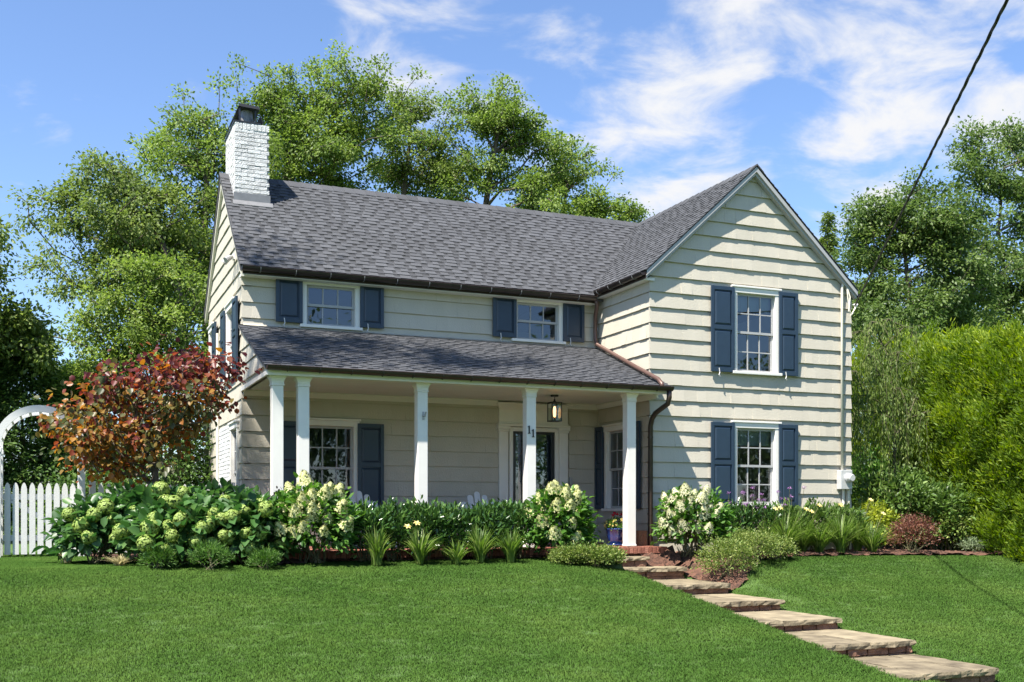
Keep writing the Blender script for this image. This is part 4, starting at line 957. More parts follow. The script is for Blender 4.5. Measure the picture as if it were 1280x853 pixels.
# ------------------------------------------------------------------ foliage tools
def unit(a): return a / np.maximum(np.linalg.norm(a, axis=-1, keepdims=True), 1e-9)
def leaves(C, tip, nrm, size, aspect=.6, fold=.25, shape='diamond', curl=0.0):
    """C, tip, nrm (n,3), size (n,) -> V, F ; each leaf folded along its rib"""
    n = len(C); tip = unit(tip); nrm = unit(nrm - tip * (nrm * tip).sum(1, keepdims=True)); sd = np.cross(tip, nrm)
    s = np.asarray(size).reshape(-1, 1); w = s * aspect * .5; up = nrm * w * fold * 2
    if shape == 'diamond':
        V = np.stack([C, C + tip * s * .5 + sd * w + up, C + tip * s - nrm * s * curl, C + tip * s * .5 - sd * w + up], 1).reshape(-1, 3)
        b = np.arange(n)[:, None] * 4; F = np.concatenate([b + [[0, 1, 2]], b + [[0, 2, 3]]], 1).reshape(-1, 3)
        return V, F, 2
    V = np.stack([C, C + tip * s * .25 + sd * w * .85 + up * .8, C + tip * s * .62 + sd * w * .8 + up * .8 - nrm * s * curl * .4, C + tip * s - nrm * s * curl,
                  C + tip * s * .62 - sd * w * .8 + up * .8 - nrm * s * curl * .4, C + tip * s * .25 - sd * w * .85 + up * .8, C + tip * s * .6 - nrm * s * curl * .35], 1).reshape(-1, 3)
    b = np.arange(n)[:, None] * 7; F = np.concatenate([b + [[0, 1, 2, 6]], b + [[6, 2, 3, 3]], b + [[0, 6, 4, 5]], b + [[6, 3, 4, 4]]], 1).reshape(-1, 4)
    # three quads/tris as triangles
    F = np.concatenate([b + [[0, 1, 2]], b + [[0, 2, 6]], b + [[6, 2, 3]], b + [[0, 6, 4]], b + [[0, 4, 5]], b + [[6, 3, 4]]], 1).reshape(-1, 3)
    return V, F, 6
def cluster(A, D, per, spread, size, aspect=.6, fold=.25, shape='diamond', wdir=.6, wrand=.8, droop=.2, upn=1.0, tone=None, tvar=.18, flat=.7, curl=0., sjit=.35):
    """leaves in clumps about anchors A with clump directions D"""
    n = len(A) * per; i = np.repeat(np.arange(len(A)), per)
    off = rng.normal(0, 1, (n, 3)) * np.array([1, 1, flat]) * spread
    C = A[i] + off; tip = D[i] * wdir + unit(off) * .5 + rng.normal(0, 1, (n, 3)) * wrand * .6 + np.array([0, 0, -droop])
    nr = rng.normal(0, 1, (n, 3)) * .55 + np.array([0, 0, upn]) + D[i] * .35
    s = size * rng.uniform(1 - sjit, 1 + sjit, n)
    V, F, k = leaves(C, tip, nr, s, aspect, fold, shape, curl)
    t = (.5 if tone is None else tone[i]) + rng.normal(0, tvar, n)
    return V, F, np.repeat(np.clip(t, 0, 1), k)
def join(parts):
    Vs, Fs, Ts, o = [], [], [], 0
    for V, F, t in parts: Vs.append(V); Fs.append(F + o); Ts.append(t); o += len(V)
    return np.concatenate(Vs), np.concatenate(Fs), np.concatenate(Ts)
def branches(nodes, par, rad, mat_, name, parent, sides=5):
    nodes = np.array(nodes); par = np.array(par); rad = np.array(rad); e = np.where(par >= 0)[0]
    a = nodes[par[e]]; b = nodes[e]; ra = np.minimum(rad[par[e]], rad[e] * 1.6)[:, None]; rb = rad[e][:, None]
    d = unit(b - a); ref = np.where(np.abs(d[:, 2:3]) < .9, np.array([[0, 0, 1.]]), np.array([[1., 0, 0]])); s = unit(np.cross(d, ref)); t = np.cross(d, s)
    ang = np.arange(sides) * 2 * np.pi / sides; c, sn = np.cos(ang)[None, :, None], np.sin(ang)[None, :, None]
    ring = s[:, None, :] * c + t[:, None, :] * sn
    V = np.concatenate([a[:, None, :] + ring * ra[:, None, :], b[:, None, :] + ring * rb[:, None, :]], 1).reshape(-1, 3)
    k = np.arange(len(e))[:, None, None] * 2 * sides; j = np.arange(sides)[None, :, None]; jn = (np.arange(sides) + 1)[None, :, None] % sides
    F = np.concatenate([k + j, k + jn, k + jn + sides, k + j + sides], 2).reshape(-1, 4)
    return obj_np(name, V, F, mat_, parent, smooth=True)
def skeleton(trunk, anchors, r_tip=.006, step=.45, expo=2.3, sag=.0, upbias=.35):
    nodes = []; par = []
    tr = [Vector(p) for p in trunk]
    for a, b in zip(tr[:-1], tr[1:]):
        L_ = (b - a).length; m = max(1, int(L_ / step))
        for k in range(m):
            p = a.lerp(b, k / m); nodes.append(np.array(p)); par.append(len(nodes) - 2 if len(nodes) > 1 else -1)
    nodes.append(np.array(tr[-1])); par.append(len(nodes) - 2)
    base = np.array(tr[0]); c = np.array(tr[-1])
    order = np.argsort(np.linalg.norm((anchors - c) * np.array([1, 1, .6]), axis=1)); ends = []
    first = max(1, int(len(nodes) * .3))
    for i in order:
        p = anchors[i]; N_ = np.array(nodes); d = N_ - p; dist = np.linalg.norm(d, axis=1) + np.maximum(0, d[:, 2] + .15) * 1.5
        dist[:first] += 3
        j = int(np.argmin(dist)); a = N_[j]; L_ = np.linalg.norm(p - a); m = max(1, int(L_ / step)); prev = j
        for k in range(1, m + 1):
            t = k / m; q = a + (p - a) * t + np.array([0, 0, upbias * L_ * .3 * math.sin(math.pi * t)]) * (1 if k < m else 0)
            if k < m: q = q + rng.normal(0, .06 * step, 3)
            nodes.append(q); par.append(prev); prev = len(nodes) - 1
        ends.append(prev)
    acc = np.zeros(len(nodes))
    for e in ends: acc[e] += r_tip ** expo
    for k in range(len(nodes) - 1, 0, -1):
        if acc[k] == 0: acc[k] = r_tip ** expo
        acc[par[k]] += acc[k]
    return nodes, par, acc ** (1 / expo)
def crown_anchors(clumps, n, bough=0):
    """points through the volume of many ellipsoid clumps; more on their shells"""
    sub = 7 if bough else 1; nf = n; n = max(6, n // sub)
    vol = np.array([c[3] * c[4] * c[5] for c in clumps]) ** .8; k = rng.choice(len(clumps), n, p=vol / vol.sum())
    C = np.array([c[:3] for c in clumps])[k]; R = np.array([c[3:6] for c in clumps])[k]
    u = unit(rng.normal(0, 1, (n, 3))); rr = rng.uniform(.1, 1, (n, 1)) ** .42 * ((.90 if bough else 1.04) + rng.normal(0, .08 if bough else .12, (n, 1)))
    A = C + u * R * rr; D = unit(u / R)
    if bough:                                            # each point becomes a leafy bough with air between it and the next
        i = np.resize(np.arange(n), nf); o = rng.normal(0, 1, (nf, 3)) * np.array([1, 1, .5]) * bough * rng.uniform(.6, 1.25, n)[i][:, None]
        A = A[i] + o + D[i] * .15 * bough; D = unit(D[i] + unit(o) * .6); k = k[i]
    return A, D, k
def tree(name, label, base, trunk, clumps, n, per, size, lm, bm='bark', spread=.28, aspect=.6, droop=.3, r_tip=.006, group=None, cat="tree", tvar=.16, step=.45, shape='diamond', tonebase=.5, wdir=.5, upn=1.0, rmax=None, flat=.7, tonefn=None, bough=0):
    root = thing(name, base, label, cat, group)
    A, D, k = crown_anchors(clumps, n, bough)
    nodes, par, rad = skeleton(trunk, A, r_tip, step)
    if rmax: rad = rad * min(1, rmax / rad[0])
    branches(nodes, par, rad, M[bm], "trunk", root)
    tone = tonebase + rng.normal(0, .13, n)
    if tonefn is not None: tone = tonefn(A)
    parts = []; sz_ = rng.permutation(n)                  # clumps of three sizes
    for q, (f, sp) in enumerate(((.55, .75), (1.0, 1.0), (1.45, 1.25))):
        i = sz_[q::3]; parts.append(cluster(A[i], D[i], max(3, int(per * f)), spread * sp, size, aspect, .22, shape, wdir=wdir, droop=droop, tone=tone[i], tvar=tvar, upn=upn, flat=flat))
    V, F, T = join(parts)
    obj_np("crown", V, F, M[lm], root, T)
    return root
def px_clumps(L, d, depth=1.0, dj=.6, squash=1.0):
    out = []
    for (x, y, r) in L:
        dd = d + random.uniform(-dj, dj) * depth; p = atD(x, y, dd); R = r / FPX * dd; out.append((p.x, p.y, p.z, R, R * random.uniform(.8, 1.15), R * squash))
    return out
def trunk_to(xb, yb, d, tops, z0=None):
    b = atD(xb, yb, d); b.z = g1(b.x, b.y) - .1 if z0 is None else z0
    return [tuple(b)] + [tuple(atD(x, y, d)) for x, y in tops]

# ------------------------------------------------------------------ trees behind and beside the house
GB = "tall trees behind the house"
tr = trunk_to(232, 640, 27, [(235, 470), (222, 360), (190, 270), (160, 220)])
tree("birch_tree", "tall birch with drooping leafy limbs left of the chimney, spreading furthest left", tr[0], tr,
     px_clumps([(125, 235, 38), (95, 265, 32), (150, 225, 40), (75, 295, 26), (125, 300, 48), (170, 280, 52), (90, 335, 30), (150, 345, 50), (200, 330, 45), (65, 320, 16), (200, 225, 30)], 27, 1.2), 300, 90, .095, 'birch_d', 'bark', .15, group=GB, bough=.42, r_tip=.009, droop=.5)
tr = trunk_to(262, 640, 29, [(262, 470), (255, 340), (258, 240), (262, 175)])
tree("birch_tree", "bright green birch directly behind the chimney's left side", tr[0], tr,
     px_clumps([(262, 160, 32), (230, 190, 40), (285, 185, 40), (210, 165, 18), (195, 190, 16), (250, 235, 52), (215, 270, 46), (285, 250, 40), (240, 310, 55), (200, 330, 40), (270, 350, 45), (225, 390, 55)], 29, 1.2), 360, 95, .093, 'birch', 'bark', .15, group=GB, bough=.42, r_tip=.009)
tr = trunk_to(150, 640, 24.5, [(155, 520), (170, 440), (180, 380)])
tree("birch_tree", "lower yellow green birch filling the gap above the red tree", tr[0], tr,
     px_clumps([(160, 365, 45), (205, 385, 45), (120, 410, 42), (170, 420, 55), (225, 430, 45), (100, 450, 38), (145, 465, 45), (250, 420, 25), (195, 350, 28)], 24.5, 1.2), 300, 95, .086, 'birch', 'bark', .14, group=GB, bough=.42, r_tip=.009, tonebase=.6)
tr = trunk_to(345, 640, 31, [(345, 400), (352, 260), (365, 170), (385, 120)])
tree("birch_tree", "wide birch clump rising just right of the chimney", tr[0], tr,
     px_clumps([(345, 112, 30), (320, 130, 26), (375, 118, 36), (415, 125, 34), (450, 110, 30), (462, 135, 28), (310, 105, 14), (345, 165, 44), (395, 165, 42), (440, 170, 42), (470, 160, 16), (330, 210, 36), (380, 215, 46), (430, 220, 40), (405, 95, 20), (455, 93, 12), (335, 245, 26), (400, 250, 30)], 31, 1.4), 420, 95, .095, 'birch', 'bark', .15, group=GB, bough=.42, r_tip=.009)
tr = trunk_to(506, 640, 33, [(505, 420), (503, 260), (512, 180), (514, 130)])
tree("birch_tree", "slender birch standing apart in the middle behind the ridge", tr[0], tr,
     px_clumps([(512, 132, 17), (518, 158, 22), (535, 175, 18), (508, 190, 24), (528, 212, 26), (495, 222, 18), (545, 228, 16), (515, 250, 16), (500, 150, 12)], 33, .9), 160, 80, .095, 'birch_d', 'bark', .13, group=GB, bough=.42, r_tip=.009)
tr = trunk_to(610, 640, 33, [(612, 420), (607, 260), (618, 190), (625, 150)])
tree("birch_tree", "round topped birch behind the middle of the main roof", tr[0], tr,
     px_clumps([(605, 132, 22), (625, 150, 28), (590, 158, 26), (568, 172, 20), (645, 165, 26), (665, 178, 26), (615, 185, 36), (580, 200, 28), (655, 205, 32), (690, 195, 22), (632, 228, 22), (585, 238, 18), (668, 240, 22), (610, 262, 20), (555, 165, 12)], 33, 1.2), 270, 90, .098, 'birch', 'bark', .14, group=GB, bough=.42, r_tip=.009, tonebase=.52)
tr = trunk_to(705, 640, 34, [(706, 440), (700, 300), (708, 240)])
tree("birch_tree", "lowest birch, tapering down towards the wing roof", tr[0], tr,
     px_clumps([(705, 212, 24), (722, 222, 20), (740, 240, 18), (700, 245, 26), (735, 262, 22), (765, 246, 16), (780, 262, 18), (796, 268, 11), (755, 272, 22), (690, 262, 24)], 34, 1.0), 180, 85, .098, 'birch', 'bark', .13, group=GB, bough=.42, r_tip=.009, tonebase=.55)
# left edge
tr = trunk_to(-60, 640, 22, [(-55, 480), (-50, 380), (-30, 320)])
tree("ash_tree", "leafy tree reaching in from the left edge of the picture", tr[0], tr,
     px_clumps([(-8, 288, 14), (0, 322, 14), (-20, 345, 22), (8, 372, 16), (-35, 310, 22), (25, 405, 22), (0, 420, 30), (45, 430, 20), (-40, 380, 50), (60, 445, 16)], 22, .8), 150, 60, .11, 'birch_d', 'bark', .17)
def conifer(name, label, base, h, R, n, per, lm, size=.13, spread=.13, power=.8, group=None, core=.0):
    """layered evergreen: sprays on boughs round a straight trunk"""
    root = thing(name, base, label, "tree", group); B = np.array(base, float)
    t = rng.uniform(0.02, 1, n) ** .8; a = rng.uniform(0, 2 * np.pi, n); rr = R * (1 - t) ** power * np.sqrt(rng.uniform(.35, 1, n)) * (1 + .14 * np.sin(t * 38 + a * 2))
    out = np.stack([np.cos(a), np.sin(a), np.zeros(n)], 1)
    A = B + out * rr[:, None] + np.stack([np.zeros(n), np.zeros(n), t * h - .12 * rr], 1)
    trunk = [B + [0, 0, -.1], B + [0, 0, h * .5], B + [0, 0, h * .97]]
    nodes = [trunk[0]]; par = [-1]; rad = [.035 * h * .35]
    for k in range(1, 9): nodes.append(B + [0, 0, h * k / 8.2]); par.append(k - 1); rad.append(.035 * h * .35 * (1 - k / 9))
    for q in range(0, n, 4):
        j = max(1, int(t[q] * 8)); nodes.append(A[q] - out[q] * .05); par.append(j); rad.append(.008)
    branches(nodes, par, rad, M['bark'], "trunk", root)
    V, F, T = cluster(A, unit(out + [0, 0, -.15]), per, spread, size, .30, .15, 'diamond', wdir=1.3, wrand=.6, droop=.25, tone=.47 + rng.normal(0, .22, n), flat=.45, upn=1.0)
    obj_np("crown", V, F, M[lm], root, T); return root
b = atD(28, 640, 23); conifer("hemlock_tree", "dark feathery evergreen behind the arbor at the left edge", (b.x, b.y, g1(b.x, b.y)), 4.8, 1.75, 700, 55, 'ever', group="evergreens behind the fence")
b = atD(-40, 640, 22.5); conifer("hemlock_tree", "dark evergreen cut off by the left edge of the picture", (b.x, b.y, g1(b.x, b.y)), 5.0, 1.8, 500, 50, 'ever', group="evergreens behind the fence")
b = atD(95, 640, 24.5); conifer("hemlock_tree", "lower dark evergreen seen between the arbor and the red tree", (b.x, b.y, g1(b.x, b.y)), 4.0, 1.7, 520, 50, 'ever', group="evergreens behind the fence")
b = atD(222, 640, 20.3); bz = g1(b.x, b.y)
tree("holly_tree", "dense dark holly behind the red leaved tree beside the house", (b.x, b.y, bz), [(b.x, b.y, bz - .1), (b.x, b.y, 1.0), (b.x + .05, b.y, 1.9)],
     [(b.x, b.y, 1.6, .95, .9, .8), (b.x - .3, b.y, .75, .95, .9, .8), (b.x + .45, b.y + .2, .8, .8, .9, .8), (b.x + .15, b.y, 2.35, .55, .55, .5)], 260, 60, .075, 'ever', spread=.16, tonebase=.45)
b = atD(140, 640, 21); bz = g1(b.x, b.y)
tree("yew_shrub", "low dark yew behind the fence right of the arbor", (b.x, b.y, bz), [(b.x, b.y, bz - .1), (b.x, b.y, .6), (b.x, b.y, .9)],
     [(b.x, b.y, .6, 1.1, .8, .75), (b.x - .7, b.y, .5, .7, .8, .7)], 150, 60, .08, 'ever', spread=.16, cat="shrub", tonebase=.4)
# right side
GR = "broadleaf trees beyond the hedge"
tr = trunk_to(1140, 640, 31, [(1140, 450), (1135, 360), (1130, 300)])
tree("maple_tree", "round headed maple just right of the wing gable", tr[0], tr,
     px_clumps([(1098, 262, 24), (1130, 258, 26), (1165, 262, 26), (1085, 290, 24), (1110, 300, 34), (1150, 295, 36), (1190, 285, 28), (1065, 320, 20), (1085, 345, 34), (1130, 345, 42), (1180, 335, 42), (1075, 380, 28), (1120, 395, 44), (1170, 390, 46), (1215, 320, 26), (1215, 370, 34)], 31, 1.4), 460, 105, .105, 'maple', 'bark', .16, group=GR, bough=.45)
tr = trunk_to(1262, 640, 35, [(1262, 460), (1258, 360), (1248, 290), (1255, 210)])
tree("oak_tree", "tallest tree at the right edge with open branches against the sky", tr[0], tr,
     px_clumps([(1262, 160, 22), (1285, 170, 30), (1240, 178, 22), (1215, 188, 18), (1225, 215, 24), (1260, 205, 30), (1300, 215, 36), (1235, 250, 26), (1275, 250, 32), (1315, 270, 40), (1222, 290, 18), (1270, 310, 26), (1300, 330, 34), (1285, 385, 36), (1240, 390, 22), (1330, 380, 40), (1205, 205, 8), (1250, 335, 26), (1232, 355, 20), (1258, 280, 20), (1255, 370, 26)], 35, 1.4), 350, 95, .11, 'maple', 'bark', .16, group=GR, bough=.45, tonebase=.47)
tr = trunk_to(1345, 640, 38, [(1345, 480), (1340, 380), (1335, 300)])
tree("oak_tree", "further tree mostly cut off by the right edge of the picture", tr[0], tr, px_clumps([(1335, 260, 50), (1370, 330, 60), (1320, 370, 50), (1370, 230, 50), (1310, 420, 45)], 38, 1.5), 220, 90, .15, 'maple', 'bark', .4, group=GR, bough=.45)
tr = trunk_to(1070, 640, 38, [(1072, 450), (1075, 390), (1074, 350)])
tree("oak_tree", "brownish green tree peeking out behind the right rake of the gable", tr[0], tr, px_clumps([(1062, 322, 12), (1055, 345, 18), (1072, 360, 22), (1062, 390, 22), (1085, 400, 26)], 38, 1.0), 90, 90, .13, 'birch_d', 'bark', .3, group=GR, bough=.45, tonebase=.35)
tr = trunk_to(1200, 640, 44, [(1200, 480), (1205, 420)])
tree("oak_tree", "hazy low treetop filling the gap between the maple and the tall right tree", tr[0], tr, px_clumps([(1180, 420, 40), (1220, 410, 34), (1250, 425, 36), (1140, 425, 36), (1290, 425, 36)], 44, 1.0), 160, 90, .16, 'maple', 'bark', .42, group=GR, bough=.45, tonebase=.6)
b = atD(1035, 640, 48); conifer("spruce_tree", "thin spruce tip poking above the right slope of the gable", (b.x, b.y, -.1), 14.0, 1.9, 520, 22, 'birch_d', size=.20, spread=.11, power=1.0)
# arborvitae hedge
GH = "arborvitae in the tall hedge"
def arborvitae(x, y, h, R, label, n=620, per=95):
    z0 = g1(x, y); root = thing("arborvitae", (x, y, z0), label, "hedge tree", GH); B = np.array([x, y, z0])
    m = MB(); m.tube([(x, y, z0 - .1), (x, y, z0 + h * .6), (x, y, z0 + h * .93)], [.10, .07, .02], 8); m.build("trunk", M['bark'], root)
    t = rng.uniform(0.0, 1, n); a = rng.uniform(0, 2 * np.pi, n)
    prof = R * np.minimum(1, (1 - t) * 6.0 + .25) ** .6 * (.95 + .08 * np.sin(t * 13 + a * 3 + x) + .07 * np.sin(a * 7 + t * 27 + x * 2))
    rr = prof * rng.uniform(.76, 1.08, n); out = np.stack([np.cos(a), np.sin(a), np.zeros(n)], 1)
    A = B + out * rr[:, None] + np.stack([np.zeros(n), np.zeros(n), t * h * (1 + .035 * np.sin(a * 5 + x * 3) + rng.normal(0, .02, n))], 1)
    tone = .40 + .22 * (t > .93) + rng.normal(0, .2, n) + .1 * np.sin(a * 7 + t * 31)
    V, F, T = cluster(A, unit(out + [0, 0, 1.0]), per, .08, .095, .24, .1, 'diamond', wdir=1.2, wrand=.75, droop=-.15, tone=tone, flat=1.25, upn=.3, tvar=.12)
    obj_np("crown", V, F, M['arbor'], root, T)
labs = ["arborvitae at the left end of the hedge, behind the weeping tree", "second arborvitae of the hedge from the house", "third arborvitae of the hedge from the house, mid hedge", "fourth arborvitae of the hedge, tallest in view", "arborvitae of the hedge cut by the right edge of the picture", "arborvitae of the hedge beyond the right edge"]
hp = [(1108, 24.2, 442), (1158, 22.9, 430), (1204, 21.6, 434), (1250, 20.4, 421), (1298, 19.4, 424), (1352, 18.5, 412)]
for lab, (hx, hd, hy) in zip(labs, hp):
    b = atD(hx, 640, hd); top = atD(hx, hy, hd).z; arborvitae(b.x, b.y, top - g1(b.x, b.y), 1.12, lab, 760)
# weeping tree by the wing corner
wb_ = atD(1118, 640, 20.8); z0 = g1(wb_.x, wb_.y)
wt = thing("weeping_cherry", (wb_.x, wb_.y, z0), "weeping tree with hanging strands beside the right corner of the house", "tree")
tops = np.array([atD(x, y + 14, 20.8 + random.uniform(-.9, .9)) for x, y in [(1075, 400), (1090, 388), (1110, 385), (1130, 395), (1085, 430), (1105, 420), (1125, 425), (1070, 450), (1140, 440), (1100, 455), (1120, 470), (1145, 480), (1080, 480), (1160, 500), (1135, 510), (1100, 500), (1072, 500), (1155, 470)]])
nodes, par, rad = skeleton([(wb_.x, wb_.y, z0 - .1), (wb_.x, wb_.y, 2.0), (wb_.x - .1, wb_.y, 3.4)], tops, .012, .35)
pts = []; dirs = []; N2 = list(nodes); P2 = list(par); R2 = list(rad)
for t_ in tops:
    j0 = int(np.argmin(np.linalg.norm(np.array(nodes) - t_, axis=1)))
    for s_ in range(6):
        a = random.uniform(0, 6.28); L_ = random.uniform(.7, 1.9); o_ = np.array([math.cos(a), math.sin(a), 0]) * random.uniform(.1, .55); prev = j0
        for k in range(1, 9):
            u = k / 8; q = t_ + o_ * min(1, u * 2.2) ** .7 + np.array([0, 0, .10 * math.sin(u * 3.1) - L_ * u ** 1.3]) + rng.normal(0, .012, 3)
            if q[2] < .1: break
            N2.append(q); P2.append(prev); R2.append(.006 * (1.2 - u)); prev = len(N2) - 1; pts.append(q); dirs.append([o_[0] * .3, o_[1] * .3, -1])
branches(N2, P2, R2, M['twig'], "trunk", wt, 4)
V, F, T = cluster(np.array(pts), np.array(dirs, float), 15, .055, .072, .28, .15, 'diamond', wdir=1.2, wrand=.5, droop=.5, tone=.5 + rng.normal(0, .15, len(pts)), upn=.3, flat=1.4); obj_np("crown", V, F, M['weep'], wt, T)

# ------------------------------------------------------------------ red leaved tree by the fence
rb = atY(196, 660, 16.2); z0 = g1(rb.x, rb.y); dr = rb.x * SA + rb.y * CA
tr = [(rb.x, rb.y, z0 - .1), (rb.x, rb.y, .55), tuple(atD(194, 590, dr)), tuple(atD(192, 560, dr)), tuple(atD(186, 530, dr))]
cl_ = px_clumps([(100, 510, 24), (72, 524, 14), (80, 520, 16), (125, 480, 26), (160, 470, 24), (200, 468, 26), (235, 460, 22), (265, 458, 22), (290, 468, 16), (303, 474, 10), (150, 510, 34), (190, 505, 40), (230, 495, 34), (265, 485, 22), (120, 540, 28), (95, 560, 22), (150, 560, 34), (185, 545, 34), (225, 535, 26), (115, 580, 22), (85, 535, 14), (160, 585, 20), (240, 515, 20), (275, 500, 12), (205, 575, 14)], dr, .55, 1)
zlo, zhi = atD(0, 590, dr).z, atD(0, 445, dr).z
def rtone(A):
    h = (A[:, 2] - zlo) / (zhi - zlo); n = len(A); k = rng.random(n)
    top = rng.uniform(.02, .34, n); mid = np.where(k < .6, rng.uniform(.68, 1, n), rng.uniform(.15, .55, n)); low = np.where(k < .5, rng.uniform(.66, .95, n), rng.uniform(.38, .62, n))
    h = h + rng.normal(0, .1, n) + .22 * np.clip((A[:, 0] - rb.x) / 1.2, -.4, 1)
    return np.where(h > .78, top, np.where(h > .38, mid, low))
tree("redbud_tree", "small redbud with dark red, orange and bronze leaves beside the picket fence", (rb.x, rb.y, z0), tr, cl_, 390, 12, .084, 'redbud', 'bark', .10, .95, .7, .004, cat="tree", shape='oval', step=.2, tvar=.13, wdir=.5, tonefn=rtone, upn=.9)

# ------------------------------------------------------------------ shrubs
def shrub(name, label, x, y, R, h, lm, n, per, size, aspect=.6, spread=.05, cat="shrub", group=None, shape='oval', droop=.1, wdir=.8, base_h=.0, stems=14, tb=.5, tvar=.16, ry=None, upn=1.0, curl=.05, fill=.55, topt=.15, fold=.22):
    z0 = g1(x, y) + .02; root = thing(name, (x, y, z0), label, cat, group); ry = ry or R
    u = unit(rng.normal(0, 1, (n, 3))); u[:, 2] = np.where(u[:, 2] < -.35, -u[:, 2], u[:, 2]); rr = rng.uniform(fill ** 3, 1, (n, 1)) ** (1 / 3) * (1 + .12 * np.sin(u[:, :1] * 9 + x * 5) * np.cos(u[:, 1:2] * 8) + rng.normal(0, .05, (n, 1)))
    A = np.array([x, y, z0 + base_h + (h - base_h) * .42]) + u * np.array([R, ry, (h - base_h) * .58]) * rr
    A[:, 2] = np.maximum(A[:, 2], z0 + .02)
    tone = tb + topt * u[:, 2] * .0 + rng.normal(0, .14, n)
    V, F, T = cluster(A, unit(u + [0, 0, .35]), per, spread, size, aspect, fold, shape, wdir=wdir, droop=droop, tone=tone, tvar=tvar, upn=upn, curl=curl)
    V[:, 2] = np.maximum(V[:, 2], z0 + .004 + rng.uniform(0, .01, len(V)))
    obj_np("foliage", V, F, M[lm], root, T)
    m = MB()
    for k in range(stems):
        q = A[rng.integers(n)]; m.tube([(x + random.uniform(-.3, .3) * R, y + random.uniform(-.3, .3) * ry, z0 - .03), (lerp(x, q[0], .5), lerp(y, q[1], .5), lerp(z0, q[2], .6)), tuple(q)], [.009, .007, .004], 5)
    m.build("stems", M['twig'], root)
    return root, A, u, z0
# flower heads share a few meshes
def head_mesh(kind, mt, seed):
    r_ = np.random.default_rng(seed); 
    if kind == 'mop':
        n = 420; u = unit(r_.normal(0, 1, (n, 3))); P = u * .088 * np.array([1, 1, .86]) * np.where(np.arange(n) < 130, .72, 1)[:, None] * r_.uniform(.9, 1.05, (n, 1))
    else:
        n = 260; t = r_.uniform(0, 1, n) ** 1.15; a = r_.uniform(0, 6.283, n); rr = .088 * (1 - t) ** .62 + .008
        u = unit(np.stack([np.cos(a), np.sin(a), np.full(n, .35)], 1)); P = np.stack([np.cos(a) * rr, np.sin(a) * rr, t * .145 - .05], 1) * r_.uniform(.8, 1.15, (n, 1))
    Vs, Fs, Ts = [], [], []
    for k in range(2):                                   # two crossed petals pairs make a four petalled floret
        tip = unit(np.cross(u, r_.normal(0, 1, (n, 3)))); V, F, q = leaves(P - tip * .014, tip, u, np.full(n, .028), .8, -.15); Vs.append(V); Fs.append(F + k * len(V)); Ts.append(np.repeat(np.clip(r_.normal(.5, .25, n), 0, 1), q))
    V, F, T = np.concatenate(Vs), np.concatenate(Fs), np.concatenate(Ts)
    return mesh_np("flower_head", V, F, mt, T)
HM = {'mop': [head_mesh('mop', M['mop'], s) for s in range(3)], 'pan': [head_mesh('pan', M['pan'], 10 + s) for s in range(3)], 'panw': [head_mesh('pan', M['panw'], 20 + s) for s in range(3)]}
def heads(root, A, u, kind, n, scale=1.0, lift=.04, zw=.55, zmin=None):
    w = A.copy(); ctr = A.mean(0); view = -np.array([ctr[0], ctr[1], 0]) / np.hypot(ctr[0], ctr[1])
    s = u @ (view * .75 + np.array([0, 0, zw])) + rng.normal(0, .22, len(A)); r_ = np.linalg.norm((A - ctr), axis=1); s = s + r_ / r_.max() * .5
    order = np.argsort(-s); got = []
    for i in order:
        if zmin is not None and A[i, 2] < zmin: continue
        if all(np.linalg.norm(A[i] - A[j]) > .13 * scale for j in got): got.append(i)
        if len(got) >= n: break
    for k, i in enumerate(got):
        o = bpy.data.objects.new("flower_head", HM[kind][k % 3]); p = A[i] + u[i] * lift + np.array([0, 0, .03]); link(o, root, p)
        q = Vector((u[i][0] * .8, u[i][1] * .8, .9 + random.uniform(0, .4))).to_track_quat('Z', 'Y').to_euler(); o.rotation_euler = q if kind != 'mop' else (random.uniform(0, 6), random.uniform(0, 6), 0)
        sc = scale * random.uniform(.75, 1.2); o.scale = (sc, sc, sc)
def pxy(x, Y): p = atY(x, 640, Y); return p.x, p.y
# smooth hydrangeas
GM = "round headed hydrangeas left of the porch"
for (px, Y, R, h, nh, lab) in ((126, 15.5, .56, .80, 8, "leftmost green hydrangea with lime round heads in front of the picket fence"), (185, 15.9, .72, 1.02, 6, "tall green hydrangea around the trunk of the red tree"), (225, 14.6, .66, .78, 22, "front hydrangea with clustered lime heads below the red tree"), (268, 15.6, .70, 1.0, 6, "leafy hydrangea against the left corner of the house"), (312, 14.45, .46, .82, 13, "hydrangea with lime heads beside the first porch column")):
    x, y = pxy(px, Y); root, A, u, z0 = shrub("hydrangea_shrub", lab, x, y, R, h, 'hyd', 240, 5, .145, .74, .07, group=GM, droop=.35, wdir=.9, stems=22, curl=.12, upn=1.2); heads(root, A, u, 'mop', nh, 1.2, .085, zw=-.05 if Y < 15 else .35)
# panicle hydrangeas
GP = "cream panicle hydrangeas"
for (px, Y, R, h, nh, kd, lab) in ((392, 14.35, .58, .98, 22, 'pan', "cream flowered hydrangea in front of the paired left columns"), (698, 14.15, .47, .98, 18, 'pan', "cream flowered hydrangea in front of the door"), (866, 14.55, .56, 1.0, 23, 'panw', "white flowered hydrangea right of the porch steps")):
    x, y = pxy(px, Y); root, A, u, z0 = shrub("panicle_hydrangea", lab, x, y, R, h, 'hydp', 380, 10, .088, .62, .06, group=GP, droop=.25, wdir=.9, stems=22, curl=.1, ry=R * .9); heads(root, A, u, kd, nh, 1.05, .07, zmin=z0 + h * .3)
# purple leaved shrub tucked beside
x, y = pxy(352, 14.75); shrub("purple_leaf_shrub", "thin dark purple leaved shrub at the foot of the paired columns", x, y, .28, 1.0, 'purple', 70, 8, .05, .5, .05, stems=14)
